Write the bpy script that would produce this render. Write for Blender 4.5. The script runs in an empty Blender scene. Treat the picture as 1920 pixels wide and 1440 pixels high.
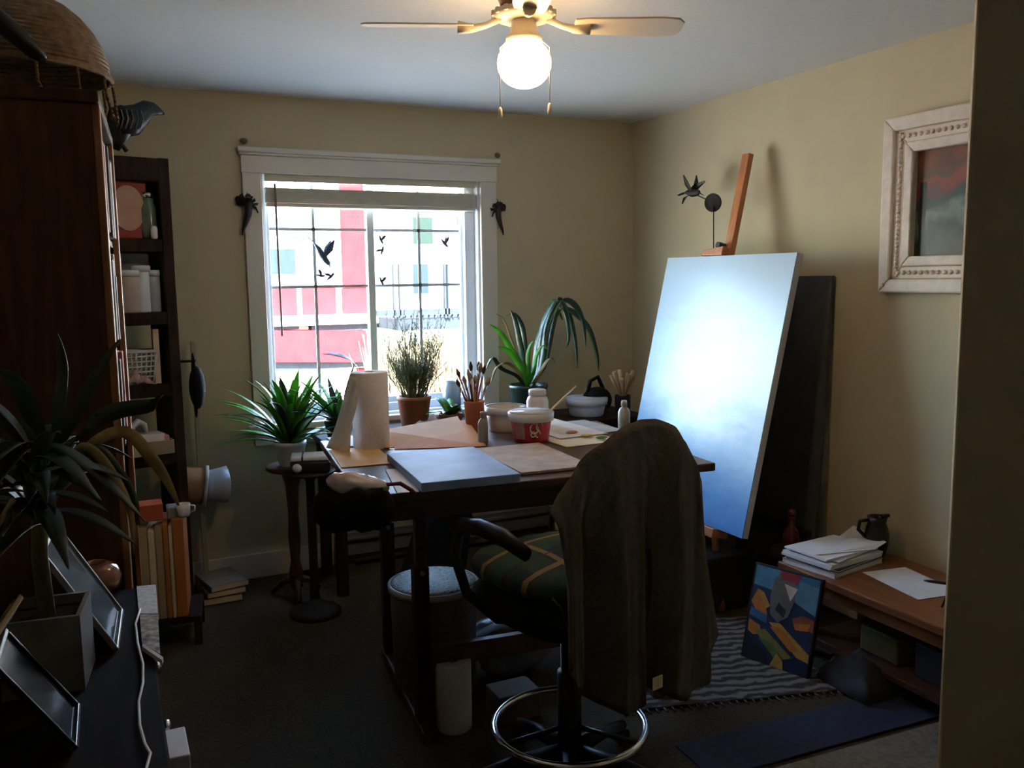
import bpy, bmesh, math, random
from mathutils import Vector, Matrix
R = math.radians
PI = math.pi
random.seed(7)
scene = bpy.context.scene
col = scene.collection

# ------------------------------------------------------------------ camera
CAM = Vector((0, 0, 1.53))
F, YAW, PIT, ROL = 1620.0, R(25.35), R(7.02), R(-0.75)
fw = Vector((math.sin(YAW)*math.cos(PIT), math.cos(YAW)*math.cos(PIT), -math.sin(PIT)))
_rt = Vector((math.cos(YAW), -math.sin(YAW), 0)); _up = _rt.cross(fw)
rt = _rt*math.cos(ROL) + _up*math.sin(ROL)
up = -_rt*math.sin(ROL) + _up*math.cos(ROL)
cd = bpy.data.cameras.new('camera'); cam = bpy.data.objects.new('camera', cd); col.objects.link(cam)
cam.matrix_world = Matrix(((rt.x, up.x, -fw.x, CAM.x), (rt.y, up.y, -fw.y, CAM.y), (rt.z, up.z, -fw.z, CAM.z), (0, 0, 0, 1)))
cd.sensor_fit = 'HORIZONTAL'; cd.sensor_width = 36; cd.lens = 36*F/1920; cd.clip_start = .05; cd.clip_end = 200
scene.camera = cam

# ------------------------------------------------------------------ world, sun, exposure
EXPOSURE = 0.2
scene.view_settings.view_transform = 'Standard'; scene.view_settings.look = 'None'
scene.view_settings.exposure = EXPOSURE; scene.view_settings.gamma = 1
scene.view_settings.use_curve_mapping = False
w = bpy.data.worlds.new('sky'); scene.world = w; w.use_nodes = True
nt = w.node_tree; nt.nodes.clear()
sk = nt.nodes.new('ShaderNodeTexSky'); sk.sky_type = 'NISHITA'; sk.sun_disc = False
sk.sun_elevation = R(48); sk.sun_rotation = R(200)
bg = nt.nodes.new('ShaderNodeBackground'); bg.inputs[1].default_value = 6.0
ow = nt.nodes.new('ShaderNodeOutputWorld')
nt.links.new(sk.outputs[0], bg.inputs[0]); nt.links.new(bg.outputs[0], ow.inputs[0])
sd = bpy.data.lights.new('sun', 'SUN'); sd.energy = 120; sd.angle = R(.5); sd.color = (1, .96, .9)
sun = bpy.data.objects.new('sun', sd); col.objects.link(sun)
sun.location = (-3, -6, 12)
sun.rotation_euler = Vector((.42, .95, -1.0)).to_track_quat('-Z', 'Y').to_euler()

# ------------------------------------------------------------------ placing helpers (pixel of the 1920x1440 frame -> point on a known plane)
def ray(x, y): return rt*((x-960)/F) - up*((y-720)/F) + fw
def PZ(x, y, z): d = ray(x, y); return CAM + d*((z-CAM.z)/d.z)
def PY(x, y, Y): d = ray(x, y); return CAM + d*((Y-CAM.y)/d.y)
def PX(x, y, X): d = ray(x, y); return CAM + d*((X-CAM.x)/d.x)
def PD(x, y, dep): return CAM + ray(x, y)*dep
def PP(x, y, p, n): d = ray(x, y); return CAM + d*((Vector(p)-CAM).dot(n)/d.dot(n))
V = Vector

# ------------------------------------------------------------------ materials
MATS = {}
def mat(name, c, rough=.6, metal=0., var=.12, scale=12., bump=0., spec=.5, stretch=None, coat=0., emit=None, trans=0., alpha=1.):
    if name in MATS: return MATS[name]
    m = bpy.data.materials.new(name); m.use_nodes = True
    nt = m.node_tree; b = nt.nodes['Principled BSDF']
    b.inputs['Roughness'].default_value = rough; b.inputs['Metallic'].default_value = metal
    b.inputs['Specular IOR Level'].default_value = spec
    if coat: b.inputs['Coat Weight'].default_value = coat; b.inputs['Coat Roughness'].default_value = .12
    if trans: b.inputs['Transmission Weight'].default_value = trans
    tc = nt.nodes.new('ShaderNodeTexCoord'); mp = nt.nodes.new('ShaderNodeMapping')
    if stretch: mp.inputs['Scale'].default_value = stretch
    nz = nt.nodes.new('ShaderNodeTexNoise'); nz.inputs['Scale'].default_value = scale; nz.inputs['Detail'].default_value = 4
    rp = nt.nodes.new('ShaderNodeValToRGB')
    rp.color_ramp.elements[0].position = .3; rp.color_ramp.elements[1].position = .7
    rp.color_ramp.elements[0].color = tuple(max(0, x*(1-var)) for x in c) + (1,)
    rp.color_ramp.elements[1].color = tuple(min(1, x*(1+var)) for x in c) + (1,)
    L = nt.links.new
    L(tc.outputs['Object'], mp.inputs[0]); L(mp.outputs[0], nz.inputs['Vector']); L(nz.outputs[0], rp.inputs[0]); L(rp.outputs[0], b.inputs['Base Color'])
    if bump:
        bp = nt.nodes.new('ShaderNodeBump'); bp.inputs['Strength'].default_value = bump; bp.inputs['Distance'].default_value = .01
        L(nz.outputs[0], bp.inputs['Height']); L(bp.outputs[0], b.inputs['Normal'])
    if emit:
        b.inputs['Emission Color'].default_value = tuple(emit[0]) + (1,); b.inputs['Emission Strength'].default_value = emit[1]
    if alpha < 1: b.inputs['Alpha'].default_value = alpha
    MATS[name] = m
    return m
def nodes(m): return m.node_tree, m.node_tree.nodes['Principled BSDF'], m.node_tree.links.new

WALL = mat('wall_paint', (.56, .485, .32), .75, var=.03, scale=6, bump=.03)
HALLW = WALL
CEIL = mat('ceiling_paint', (.74, .74, .72), .85, var=.03, scale=60, bump=.08)
CARPET = mat('carpet', (.058, .042, .026), .95, var=.25, scale=90, bump=.5, spec=.1)
TRIM = mat('trim_white', (.72, .68, .62), .45, var=.03, scale=4)
VINYL = mat('vinyl_white', (.78, .80, .84), .35, var=.02, scale=4)
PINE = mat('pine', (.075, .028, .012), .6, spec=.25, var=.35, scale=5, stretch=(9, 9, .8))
PINE_LIT = mat('pine_lit', (.30, .12, .045), .45, var=.25, scale=5, stretch=(9, 9, .8))  # lighter pine: light caught on the face stiles is put into the colour
DARKW = mat('dark_wood', (.026, .012, .008), .7, spec=.15, var=.35, scale=6, stretch=(8, 8, 1))
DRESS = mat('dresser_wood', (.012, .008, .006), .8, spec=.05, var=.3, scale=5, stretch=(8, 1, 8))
REDW = mat('red_wood', (.075, .026, .012), .4, var=.3, scale=6, stretch=(8, 8, 1))
DESKW = mat('desk_wood', (.085, .045, .022), .45, var=.25, scale=5, stretch=(1, 8, 8))
BENCHW = mat('bench_wood', (.20, .068, .021), .4, var=.3, scale=5, stretch=(8, 1, 8))
EASELW = mat('easel_wood', (.46, .17, .065), .4, var=.2, scale=5, stretch=(8, 8, 1))
BLACK = mat('black_plastic', (.012, .012, .014), .4, var=.1)
BLACKF = mat('black_fabric', (.010, .010, .011), .9, var=.2, scale=60, spec=.2)
CHROME = mat('chrome', (.75, .78, .82), .12, 1, var=.03)
IRON = mat('cast_iron', (.02, .018, .015), .55, .4, var=.2)
WHITE = mat('white_ceramic', (.72, .70, .68), .3, var=.04)
PAPER = mat('paper', (.78, .78, .80), .7, var=.04)
PAPERP = mat('paper_towel', (.82, .79, .75), .9, var=.05, scale=80, bump=.2)
KRAFT = mat('kraft_paper', (.62, .38, .15), .7, var=.08)
CREAM = mat('cream_paper', (.74, .62, .42), .7, var=.06)
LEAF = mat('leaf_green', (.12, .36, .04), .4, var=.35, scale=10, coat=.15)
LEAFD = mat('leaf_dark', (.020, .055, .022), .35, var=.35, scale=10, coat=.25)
LEAFT = mat('leaf_dry', (.33, .24, .11), .6, var=.3, scale=14)
def translucent(m_, f_):
    nt_ = m_.node_tree; b_ = nt_.nodes['Principled BSDF']; out = [n for n in nt_.nodes if n.type == 'OUTPUT_MATERIAL'][0]
    tr_ = nt_.nodes.new('ShaderNodeBsdfTranslucent'); mx_ = nt_.nodes.new('ShaderNodeMixShader'); mx_.inputs[0].default_value = f_
    cs = b_.inputs['Base Color'].links[0].from_socket; nt_.links.new(cs, tr_.inputs[0])
    nt_.links.new(b_.outputs[0], mx_.inputs[1]); nt_.links.new(tr_.outputs[0], mx_.inputs[2]); nt_.links.new(mx_.outputs[0], out.inputs[0])
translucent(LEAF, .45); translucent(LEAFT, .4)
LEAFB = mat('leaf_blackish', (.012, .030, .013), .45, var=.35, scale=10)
STEMM = mat('plant_stem', (.09, .085, .035), .6, var=.3)
TERRA = mat('terracotta', (.36, .11, .045), .6, var=.12)
SOIL = mat('soil', (.018, .012, .008), .95, var=.4, scale=60, bump=.5)
REDP = mat('red_plastic', (.55, .03, .05), .35, var=.06)
CLEARP = mat('milky_plastic', (.70, .74, .80), .25, var=.03)
GREY = mat('grey_plastic', (.30, .30, .29), .4, var=.06)
SILVER = mat('silver_metal', (.6, .6, .62), .25, 1, var=.04)
COAT = mat('coat_fabric', (.120, .100, .082), .95, var=.10, scale=90, bump=.25, spec=.1)
WICKER = mat('wicker', (.26, .165, .09), .7, var=.35, scale=40)
NAVY = mat('navy_cloth', (.014, .018, .042), .9, var=.25, scale=50)
BLUEP = mat('blue_print', (.10, .18, .50), .5, var=.1)
ORANGE = mat('orange_card', (.46, .15, .03), .7, var=.12)
TAN = mat('tan_card', (.42, .30, .16), .8, var=.12)
PINKC = mat('pink_cloth', (.50, .32, .27), .9, var=.15, scale=30)
MAROON = mat('maroon', (.13, .015, .035), .7, var=.15)
RAVEN = mat('raven_paint', (.012, .014, .012), .45, var=.3, scale=12)
RAVENL = mat('raven_lines', (.10, .12, .10), .5, var=.2)

# ------------------------------------------------------------------ mesh builder
class MB:
    def __init__(s): s.v = []; s.f = []; s.m = []; s.sm = []
    def add(s, vs, fs, mi=0, smooth=False):
        o = len(s.v); s.v += [tuple(p) for p in vs]
        for f in fs: s.f.append(tuple(i+o for i in f)); s.m.append(mi); s.sm.append(smooth)
        return s
    def box(s, c, d, rot=None, mi=0):
        hx, hy, hz = d[0]/2, d[1]/2, d[2]/2
        vs = [V((sx*hx, sy*hy, sz*hz)) for sz in (-1, 1) for sy in (-1, 1) for sx in (-1, 1)]
        if rot is not None: vs = [rot @ p for p in vs]
        vs = [p + V(c) for p in vs]
        return s.add(vs, [(0, 2, 3, 1), (4, 5, 7, 6), (0, 1, 5, 4), (2, 6, 7, 3), (0, 4, 6, 2), (1, 3, 7, 5)], mi)
    def bb(s, a, b, mi=0):
        a, b = V(a), V(b)
        return s.box((a+b)/2, [abs(b[i]-a[i]) for i in range(3)], None, mi)
    def prism(s, poly, d, mi=0):
        """poly: list of 3D points (planar), d: extrusion vector"""
        n = len(poly); d = V(d)
        vs = [V(p) for p in poly] + [V(p)+d for p in poly]
        fs = [tuple(range(n-1, -1, -1)), tuple(range(n, 2*n))] + [(i, (i+1) % n, n+(i+1) % n, n+i) for i in range(n)]
        return s.add(vs, fs, mi)
    def lathe(s, prof, c=(0, 0, 0), n=24, axis=(0, 0, 1), mi=0, sx=1, sy=1, smooth=True, cap=True):
        q = V((0, 0, 1)).rotation_difference(V(axis).normalized())
        vs = []
        for r, z in prof:
            for k in range(n):
                a = 2*PI*k/n
                vs.append(q @ V((r*math.cos(a)*sx, r*math.sin(a)*sy, z)) + V(c))
        fs = []
        for i in range(len(prof)-1):
            for k in range(n):
                fs.append((i*n+k, i*n+(k+1) % n, (i+1)*n+(k+1) % n, (i+1)*n+k))
        s.add(vs, fs, mi, smooth)
        if cap:
            o = len(s.v)-len(vs)
            if prof[0][0] > 1e-5: s.f.append(tuple(o+k for k in range(n-1, -1, -1))); s.m.append(mi); s.sm.append(False)
            if prof[-1][0] > 1e-5: s.f.append(tuple(o+(len(prof)-1)*n+k for k in range(n))); s.m.append(mi); s.sm.append(False)
        return s
    def cyl(s, a, b, r0, r1=None, n=12, mi=0):
        a, b = V(a), V(b); r1 = r0 if r1 is None else r1; h = (b-a).length
        return s.lathe([(r0, 0), (r1, h)], a, n, b-a, mi)
    def ball(s, c, r, n=16, m=10, mi=0, sc=(1, 1, 1), rot=None):
        vs = []; fs = []
        for i in range(m+1):
            t = PI*i/m
            for k in range(n):
                p = V((r*math.sin(t)*math.cos(2*PI*k/n)*sc[0], r*math.sin(t)*math.sin(2*PI*k/n)*sc[1], -r*math.cos(t)*sc[2]))
                if rot is not None: p = rot @ p
                vs.append(p + V(c))
        for i in range(m):
            for k in range(n): fs.append((i*n+k, i*n+(k+1) % n, (i+1)*n+(k+1) % n, (i+1)*n+k))
        return s.add(vs, fs, mi, True)
    def tube(s, pts, r, n=8, mi=0, flat=1., close=False):
        pts = [V(p) for p in pts]; N = len(pts)
        rs = r if isinstance(r, (list, tuple)) else [r]*N
        vs = []; prev = None
        for i, p in enumerate(pts):
            t = (pts[(i+1) % N]-pts[i-1]) if close else (pts[min(i+1, N-1)]-pts[max(i-1, 0)])
            t.normalize()
            if prev is None:
                a = V((0, 0, 1)) if abs(t.z) < .9 else V((1, 0, 0))
                u = t.cross(a).normalized()
            else: u = (prev - t*prev.dot(t)).normalized()
            prev = u; w_ = t.cross(u)
            for k in range(n):
                an = 2*PI*k/n
                vs.append(p + (u*math.cos(an)*flat + w_*math.sin(an))*rs[i])
        fs = []
        for i in range(N if close else N-1):
            j = (i+1) % N
            for k in range(n): fs.append((i*n+k, i*n+(k+1) % n, j*n+(k+1) % n, j*n+k))
        s.add(vs, fs, mi, True)
        if not close:
            o = len(s.v)-len(vs)
            for fc in (tuple(o+k for k in range(n-1, -1, -1)), tuple(o+(N-1)*n+k for k in range(n))):
                s.f.append(fc); s.m.append(mi); s.sm.append(False)
        return s
    def leaf(s, pts, wid, th=.0012, mi=0, fold=.25, side=None):
        """curved blade: centre line pts, width list; a shallow V section, real thickness"""
        pts = [V(p) for p in pts]; N = len(pts); top = []; bot = []
        for i, p in enumerate(pts):
            t = (pts[min(i+1, N-1)]-pts[max(i-1, 0)]).normalized()
            sd_ = side or t.cross(V((0, 0, 1)))
            if sd_.length < .05: sd_ = V((1, 0, 0))
            sd_ = (sd_ - t*sd_.dot(t)).normalized(); nn = sd_.cross(t).normalized(); h = wid[i]/2
            for q in (p - sd_*h + nn*h*fold, p, p + sd_*h + nn*h*fold): top.append(q + nn*th/2); bot.append(q - nn*th/2)
        vs = top + bot; o = len(top); fs = []
        for i in range(N-1):
            for k in range(2):
                a, b, c_, d = i*3+k, i*3+k+1, (i+1)*3+k+1, (i+1)*3+k
                fs += [(a, b, c_, d), (o+d, o+c_, o+b, o+a)]
            fs += [(i*3, (i+1)*3, o+(i+1)*3, o+i*3), (i*3+2, o+i*3+2, o+(i+1)*3+2, (i+1)*3+2)]
        return s.add(vs, fs, mi, True)
    def build(s, name, mats, parent=None, bevel=0., seg=2, solid=0., sub=0, crumple=None):
        me = bpy.data.meshes.new(name); me.from_pydata(s.v, [], s.f)
        if not isinstance(mats, (list, tuple)): mats = [mats]
        for m in mats: me.materials.append(m)
        me.polygons.foreach_set('material_index', s.m); me.polygons.foreach_set('use_smooth', s.sm); me.update()
        bm = bmesh.new(); bm.from_mesh(me); bmesh.ops.recalc_face_normals(bm, faces=bm.faces); bm.to_mesh(me); bm.free()
        o = bpy.data.objects.new(name, me); col.objects.link(o)
        if parent is not None: o.parent = parent
        if solid: md = o.modifiers.new('solid', 'SOLIDIFY'); md.thickness = solid
        if sub: md = o.modifiers.new('sub', 'SUBSURF'); md.levels = md.render_levels = sub
        if crumple:
            tx = bpy.data.textures.new(name, 'CLOUDS'); tx.noise_scale = crumple[1]
            md = o.modifiers.new('crumple', 'DISPLACE'); md.texture = tx; md.strength = crumple[0]; md.texture_coords = 'LOCAL'
        if bevel:
            md = o.modifiers.new('bevel', 'BEVEL'); md.width = bevel; md.segments = seg; md.limit_method = 'ANGLE'; md.angle_limit = R(40)
        return o

def tag(o, label, cat, group=None, kind=None):
    o['label'] = label; o['category'] = cat
    if group: o['group'] = group
    if kind: o['kind'] = kind
    return o
def thing(name, label, cat, loc=(0, 0, 0), rz=0, group=None):
    o = bpy.data.objects.new(name, None); col.objects.link(o); o.location = loc; o.rotation_euler = (0, 0, rz); o.empty_display_size = .05
    return tag(o, label, cat, group)
def struct(name, mb, m, parent=None, bevel=0.):
    o = mb.build(name, m, parent, bevel)
    if parent is None: o['kind'] = 'structure'
    return o
def dup(root, loc, rz=0, label=None, sc=None):
    r = root.copy(); col.objects.link(r); r.location = loc; r.rotation_euler = (0, 0, rz)
    if label: r['label'] = label
    if sc: r.scale = (sc, sc, sc)
    for ch in list(root.children):
        c = ch.copy(); col.objects.link(c); c.parent = r
        for g in ch.children:
            d = g.copy(); col.objects.link(d); d.parent = c
    return r
def center(o, loc):
    """make a one-mesh thing's origin sit at loc (mesh built in world coordinates)"""
    o.data.transform(Matrix.Translation(-V(loc))); o.location = loc; return o

# ================================================================== THE ROOM
XL, XR, YB, ZC = -.42, 2.96, 4.5, 2.44
T = .14
struct('floor', MB().bb((XL-T, -3.2, -.15), (XR+T, YB+T, 0)), CARPET)
struct('ceiling', MB().bb((XL-T, -3.2, ZC), (XR+T, YB+T, ZC+.15)), CEIL)
struct('wall_left', MB().bb((XL-T, -3.2, 0), (XL, YB+T, ZC)), WALL)
struct('wall_right', MB().bb((XR, -3.2, 0), (XR+T, YB+T, ZC)), WALL)
WX0, WX1, WZ0, WZ1 = .76, 1.945, .80, 2.075      # window opening
wb = MB()
wb.bb((XL, YB, 0), (WX0, YB+T, ZC)); wb.bb((WX1, YB, 0), (XR, YB+T, ZC))
wb.bb((WX0, YB, 0), (WX1, YB+T, WZ0)); wb.bb((WX0, YB, WZ1), (WX1, YB+T, ZC))
struct('wall_back', wb, WALL)
EX = 1.22
EY = PX(1795, 720, EX).y
ED_ = V((math.cos(R(51.8)), -math.sin(R(51.8)), 0)); EN_ = V((-ED_.y, ED_.x, 0))      # along the entry wall, into the room
EC = V((EX, EY, 0))
struct('wall_entry', MB().prism([EC, EC+ED_*2.6, EC+ED_*2.6+EN_*.12, EC+EN_*.12], (0, 0, ZC)), HALLW, bevel=.004)  # turned diagonal so window and lamp light miss the visible face
struct('wall_rear', MB().bb((XL, -3.2, 0), (XR, -3.08, ZC)), HALLW)
struct('baseboard_back', MB().bb((XL, YB-.016, 0), (XR, YB, .13)), TRIM, bevel=.004)
struct('baseboard_right', MB().bb((XR-.016, -.5, 0), (XR, YB-.016, .13)), TRIM, bevel=.004)

# window casing
tr = bpy.data.objects.new('trim_1', None); col.objects.link(tr); tr['kind'] = 'structure'
for n_, a, b in (('side_casing', (.672, YB-.022, .77), (WX0, YB, 2.06)), ('side_casing', (WX1, YB-.022, .77), (2.042, YB, 2.06)),
                 ('header_board', (.668, YB-.026, 2.06), (2.046, YB, 2.145)), ('window_stool', (.64, YB-.05, .77), (2.075, YB, .80)),
                 ('apron_board', (.672, YB-.02, .69), (2.042, YB, .77))):
    MB().bb(a, b).build(n_, TRIM, tr, .004)
c = MB(); c.bb((.660, YB-.036, 2.145), (2.054, YB, 2.158)); c.bb((.652, YB-.046, 2.158), (2.062, YB, 2.182)); c.build('crown_moulding', TRIM, tr, .005)
# window
win = bpy.data.objects.new('window_1', None); col.objects.link(win); win['kind'] = 'structure'
y0, y1 = YB+.05, YB+.115
fr = MB(); fw_ = .055
fr.bb((WX0, y0, WZ0), (WX0+fw_*.55, y1, WZ1)).bb((WX1-fw_*1.3, y0, WZ0), (WX1, y1, WZ1)).bb((WX0+fw_*.55, y0, WZ1-.022), (WX1-fw_*1.3, y1, WZ1)).bb((WX0+fw_*.55, y0, WZ0), (WX1-fw_*1.3, y1, WZ0+fw_))
fr.build('window_frame', VINYL, win, .004)
rv = MB(); rv.bb((WX1-.012, YB, WZ0), (WX1, y0, WZ1)).bb((WX0, YB, WZ0), (WX0+.010, y0, WZ1)).bb((WX0, YB, WZ0), (WX1, y0, WZ0+.012)).bb((WX0, YB, WZ1-.012), (WX1, y0, WZ1)).build('jamb_lining', VINYL, win)
MX = 1.335
glassm = bpy.data.materials.new('window_glass'); glassm.use_nodes = True
gn = glassm.node_tree; gn.nodes.clear()
go = gn.nodes.new('ShaderNodeOutputMaterial'); gm = gn.nodes.new('ShaderNodeMixShader'); gt = gn.nodes.new('ShaderNodeBsdfTransparent'); gg = gn.nodes.new('ShaderNodeBsdfGlossy')
gg.inputs['Roughness'].default_value = .02; gt.inputs[0].default_value = (.96, .98, .97, 1); gm.inputs[0].default_value = .05
gn.links.new(gt.outputs[0], gm.inputs[1]); gn.links.new(gg.outputs[0], gm.inputs[2]); gn.links.new(gm.outputs[0], go.inputs[0])
MUNT = mat('muntin_grey', (.42, .44, .46), .5, var=.03)
for i, (xa, xb, yy) in enumerate(((WX0+fw_*.55, MX+.02, y0+.015), (MX-.02, WX1-fw_*1.3, y0+.035))):
    za, zb = WZ0+fw_, WZ1-.022
    sash = MB(); sw = .03
    sash.bb((xa, yy, za), (xa+sw*(1 if i else .5), yy+.025, zb)).bb((xb-sw*(.5 if i else 1.3), yy, za), (xb, yy+.025, zb)).bb((xa+sw, yy, za), (xb-sw, yy+.025, za+sw)).bb((xa+sw, yy, zb-.014), (xb-sw, yy+.025, zb))
    so = sash.build('sash', VINYL, win, .003)
    MB().bb((xa+.01, yy+.010, za+.01), (xb-.01, yy+.014, zb-.01)).build('glass_pane', glassm, so)
    vx = PY(591 if i == 0 else 788, 480, yy).x
    MB().bb((vx-.008, yy+.015, za+sw), (vx+.008, yy+.021, zb-sw)).build('muntin', MUNT, so)
    for py_ in (431, 536):
        z_ = PY(690, py_, yy).z
        MB().bb((xa+sw*.5, yy+.015, z_-.008), (xb-sw*.5, yy+.021, z_+.008)).build('muntin', MUNT, so)

# ================================================================== OUTSIDE
SID = mat('white_siding', (.80, .80, .78), .8, spec=0, var=.04, scale=3)
REDS = mat('red_siding', (.38, .0115, .014), .8, spec=0, var=.10, scale=4)
BLUEG = mat('dull_window_blue', (.009, .015, .018), .5, spec=.1, var=.1)
GREENG = mat('green_window', (.007, .014, .011), .5, spec=.1, var=.1)
OGREY = mat('porch_grey', (.018, .022, .027), .7, spec=0, var=.1)
GRAV = mat('pale_gravel', (.50, .46, .40), .9, spec=0, var=.15, scale=30)
YF = 13.0
g = MB().bb((-14, YB+.16, -.75), (22, 30, -.6)).build('yard_ground', GRAV); g['kind'] = 'structure'; 
def ext(t, name, px0, py0, px1, py1, m, out=.06, Y=YF, mi=None):
    a = PY(px0, py0, Y); b = PY(px1, py1, Y)
    x0, x1 = sorted((a.x, b.x)); z0, z1 = sorted((a.z, b.z))
    return MB().bb((x0, Y-out, z0), (x1, Y+.02, z1)).build(name, m, t)
nb = thing('neighbour_house', 'white and red two storey house seen through the window', 'house', (0, 0, 0))
MB().bb((-4, YF, -.6), (14, YF+5, 3.5)).build('white_wall', SID, nb)
rf = MB(); rf.prism([(-4.4, YF-.5, 3.5), (14.4, YF-.5, 3.5), (14.4, YF+2.5, 4.3), (-4.4, YF+2.5, 4.3)], (0, 0, .15)); rf.prism([(-4.4, YF+5.5, 3.5), (14.4, YF+5.5, 3.5), (14.4, YF+2.5, 4.3), (-4.4, YF+2.5, 4.3)], (0, 0, .15))
rf.build('roof', mat('roof_shingle', (.12, .11, .11), .9, var=.2), nb)
ext(nb, 'red_corner_panel', 634, 325, 691, 540, REDS, .05)
ext(nb, 'red_wall_panel', 430, 540, 557, 594, REDS, .05)
ext(nb, 'red_wall_panel', 565, 540, 630, 594, REDS, .05)
ext(nb, 'red_wall_panel', 640, 540, 691, 594, REDS, .05)
ext(nb, 'belt_board', 400, 596, 700, 604, SID, .30)
ext(nb, 'porch_beam', 400, 604, 555, 616, OGREY, .22)
ext(nb, 'porch_beam', 578, 604, 700, 616, OGREY, .22)
lo = MB(); q = [PY(*p, YF-.02) for p in ((400, 618), (676, 618), (692, 676), (400, 676))]
lo.prism(q, (0, -.28, 0)).build('red_lower_wall', REDS, nb)
ext(nb, 'belt_board', 400, 676, 700, 684, OGREY, .2)
ext(nb, 'downpipe', 668, 690, 684, 780, REDS, .14)
for a in ((485, 462, 556, 518),):
    f_ = ext(nb, 'window_frame', *a, SID, .1); ext(f_, 'window_glass', a[0]+6, a[1]+5, a[2]-4, a[3]-4, BLUEG, .12)
for a in ((764, 404, 812, 462), (846, 404, 885, 428)):
    f_ = ext(nb, 'window_frame', *a, SID, .1); ext(f_, 'window_glass', a[0]+5, a[1]+4, a[2]-5, a[3]-4, GREENG, .12)
f_ = ext(nb, 'porch_door', 764, 488, 806, 590, SID, .08); ext(f_, 'door_glass', 770, 495, 800, 550, BLUEG, .1)
for x in (737, 748, 833, 839):
    ext(nb, 'porch_post', x-2.5, 495, x+2.5, 596, OGREY, .05, YF-1.2)
ext(nb, 'porch_rail', 705, 582, 935, 586, OGREY, .05, YF-1.2)
ext(nb, 'porch_floor', 705, 594, 960, 604, OGREY, 1.1, YF-.1)
for x in range(760, 930, 11):
    ext(nb, 'baluster', x-.8, 586, x+.8, 596, OGREY, .03, YF-1.2)
# dry hedge on the right
DRY = mat('dry_hedge', (.15, .115, .070), .9, spec=0, var=.35, scale=8)
hb = MB(); rnd = random.Random(3)
for k in range(1400):
    b = PY(rnd.uniform(712, 990), 700, YF-3.2); b.z = -.6; h = rnd.uniform(.85, 1.5); lean = V((rnd.uniform(-.25, .25), rnd.uniform(-.25, .25), 0))
    b.y += rnd.uniform(-.5, .5)
    hb.leaf([b, b+V((0, 0, h*.5))+lean*.4, b+V((0, 0, h))+lean], [.05, .035, .008], .004)
tag(hb.build('dry_hedge', DRY), 'pale dry grassy hedge growing outside below the right window sash', 'hedge', kind='stuff')

# ================================================================== BLIND
bl = thing('window_blind', 'cream slatted blind raised to the top of the window', 'blind', ((WX0+WX1)/2, YB+.024, WZ1-.012))
bw = WX1-WX0-.05
BLM = mat('blind_cream', (.62, .60, .50), .5, var=.04)
MB().box((0, 0, -.018), (bw, .04, .034)).build('head_rail', BLM, bl, .003)
MB().box((0, -.022, -.019), (bw+.005, .006, .040)).build('valance', BLM, bl, .002)
zt = PY(690, 358, YB).z-(WZ1-.012); zb = PY(690, 388, YB).z-(WZ1-.012)
for k in range(13):
    z = zb+.014+(zt-zb-.014)*k/12
    MB().box((0, 0, z), (bw, .044, .0045)).build('slat', BLM, bl)
MB().box((0, 0, zb), (bw, .046, .018)).build('bottom_rail', BLM, bl, .003)
for x in (-.42, .0, .42):
    MB().box((x, -.024, (zt-.03)/2-.01), (.004, .002, -(zt)+.0)).build('lift_cord', BLM, bl)
wx = PY(518, 420, YB).x-(WX0+WX1)/2
MB().cyl((wx, -.03, -.05), (wx+.003, -.03, PY(522, 626, YB).z-WZ1), .006).build('tilt_wand', mat('wand', (.24, .23, .20), .3), bl)

# ================================================================== CEILING FAN
fp = PD(983, 118, 2.75)
FANB = mat('fan_antique', (.30, .17, .10), .3, .6, var=.2)
FANW = mat('fan_white', (.74, .66, .52), .35, var=.04)
fan = thing('ceiling_fan', 'white four blade ceiling fan with lit round globe and pull chains', 'ceiling fan', (fp.x, fp.y, ZC), R(8))
gz = fp.z-ZC
MB().lathe([(.085, 0), (.085, -.03), (.075, -.055), (.075, -.07)], n=32).build('motor_housing', FANB, fan)
MB().lathe([(.074, -.07), (.098, -.078), (.100, -.090), (.088, -.100), (.05, -.104), (.02, -.104)], n=32).build('vent_ring', FANW, fan)
for k in range(16):
    a = 2*PI*k/16
    MB().box((.098*math.cos(a), .098*math.sin(a), -.085), (.012, .014, .018), Matrix.Rotation(a, 3, 'Z')).build('vent_petal', FANW, fan, .003)
MB().lathe([(.038, -.104), (.042, -.125), (.046, -.145), (.058, -.155), (.058, -.170), (.045, -.172)], n=24).build('light_fitter', FANW, fan)
GLOBE = mat('lit_globe', (.9, .85, .75), .4, emit=((1, .64, .31), 25))
MB().lathe([(.045, gz+.070)] + [(.086*math.cos(a_)**.9 if a_ < PI/2-.01 else .0001, gz-.002-.076*math.sin(a_)) for a_ in [-.95+(.95+PI/2)*i_/18 for i_ in range(19)]], n=48).build('globe', GLOBE, fan)
vd = math.atan2(-fp.y, -fp.x)     # towards the camera
for k in range(4):
    a = vd-R(8)+PI/2*k+R(5); Rm = Matrix.Rotation(a, 3, 'Z')
    ir = MB(); ir.tube([Rm @ V(p) for p in ((.075, 0, -.098), (.12, 0, -.118), (.165, 0, -.128), (.21, 0, -.125))], [.012, .010, .014, .022], 8, flat=1).build('blade_iron', FANW, fan)
    tilt = Matrix.Rotation(R(-11), 3, 'X'); bb_ = MB()
    out = [(.16, -.045), (.20, -.052), (.44, -.062), (.49, -.055), (.51, -.03), (.51, .03), (.49, .055), (.44, .062), (.20, .052), (.16, .045)]
    bb_.prism([Rm @ (tilt @ V((x, y, 0)) + V((0, 0, -.122))) for x, y in out], (0, 0, .006)).build('blade', FANW, fan, .002)
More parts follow.
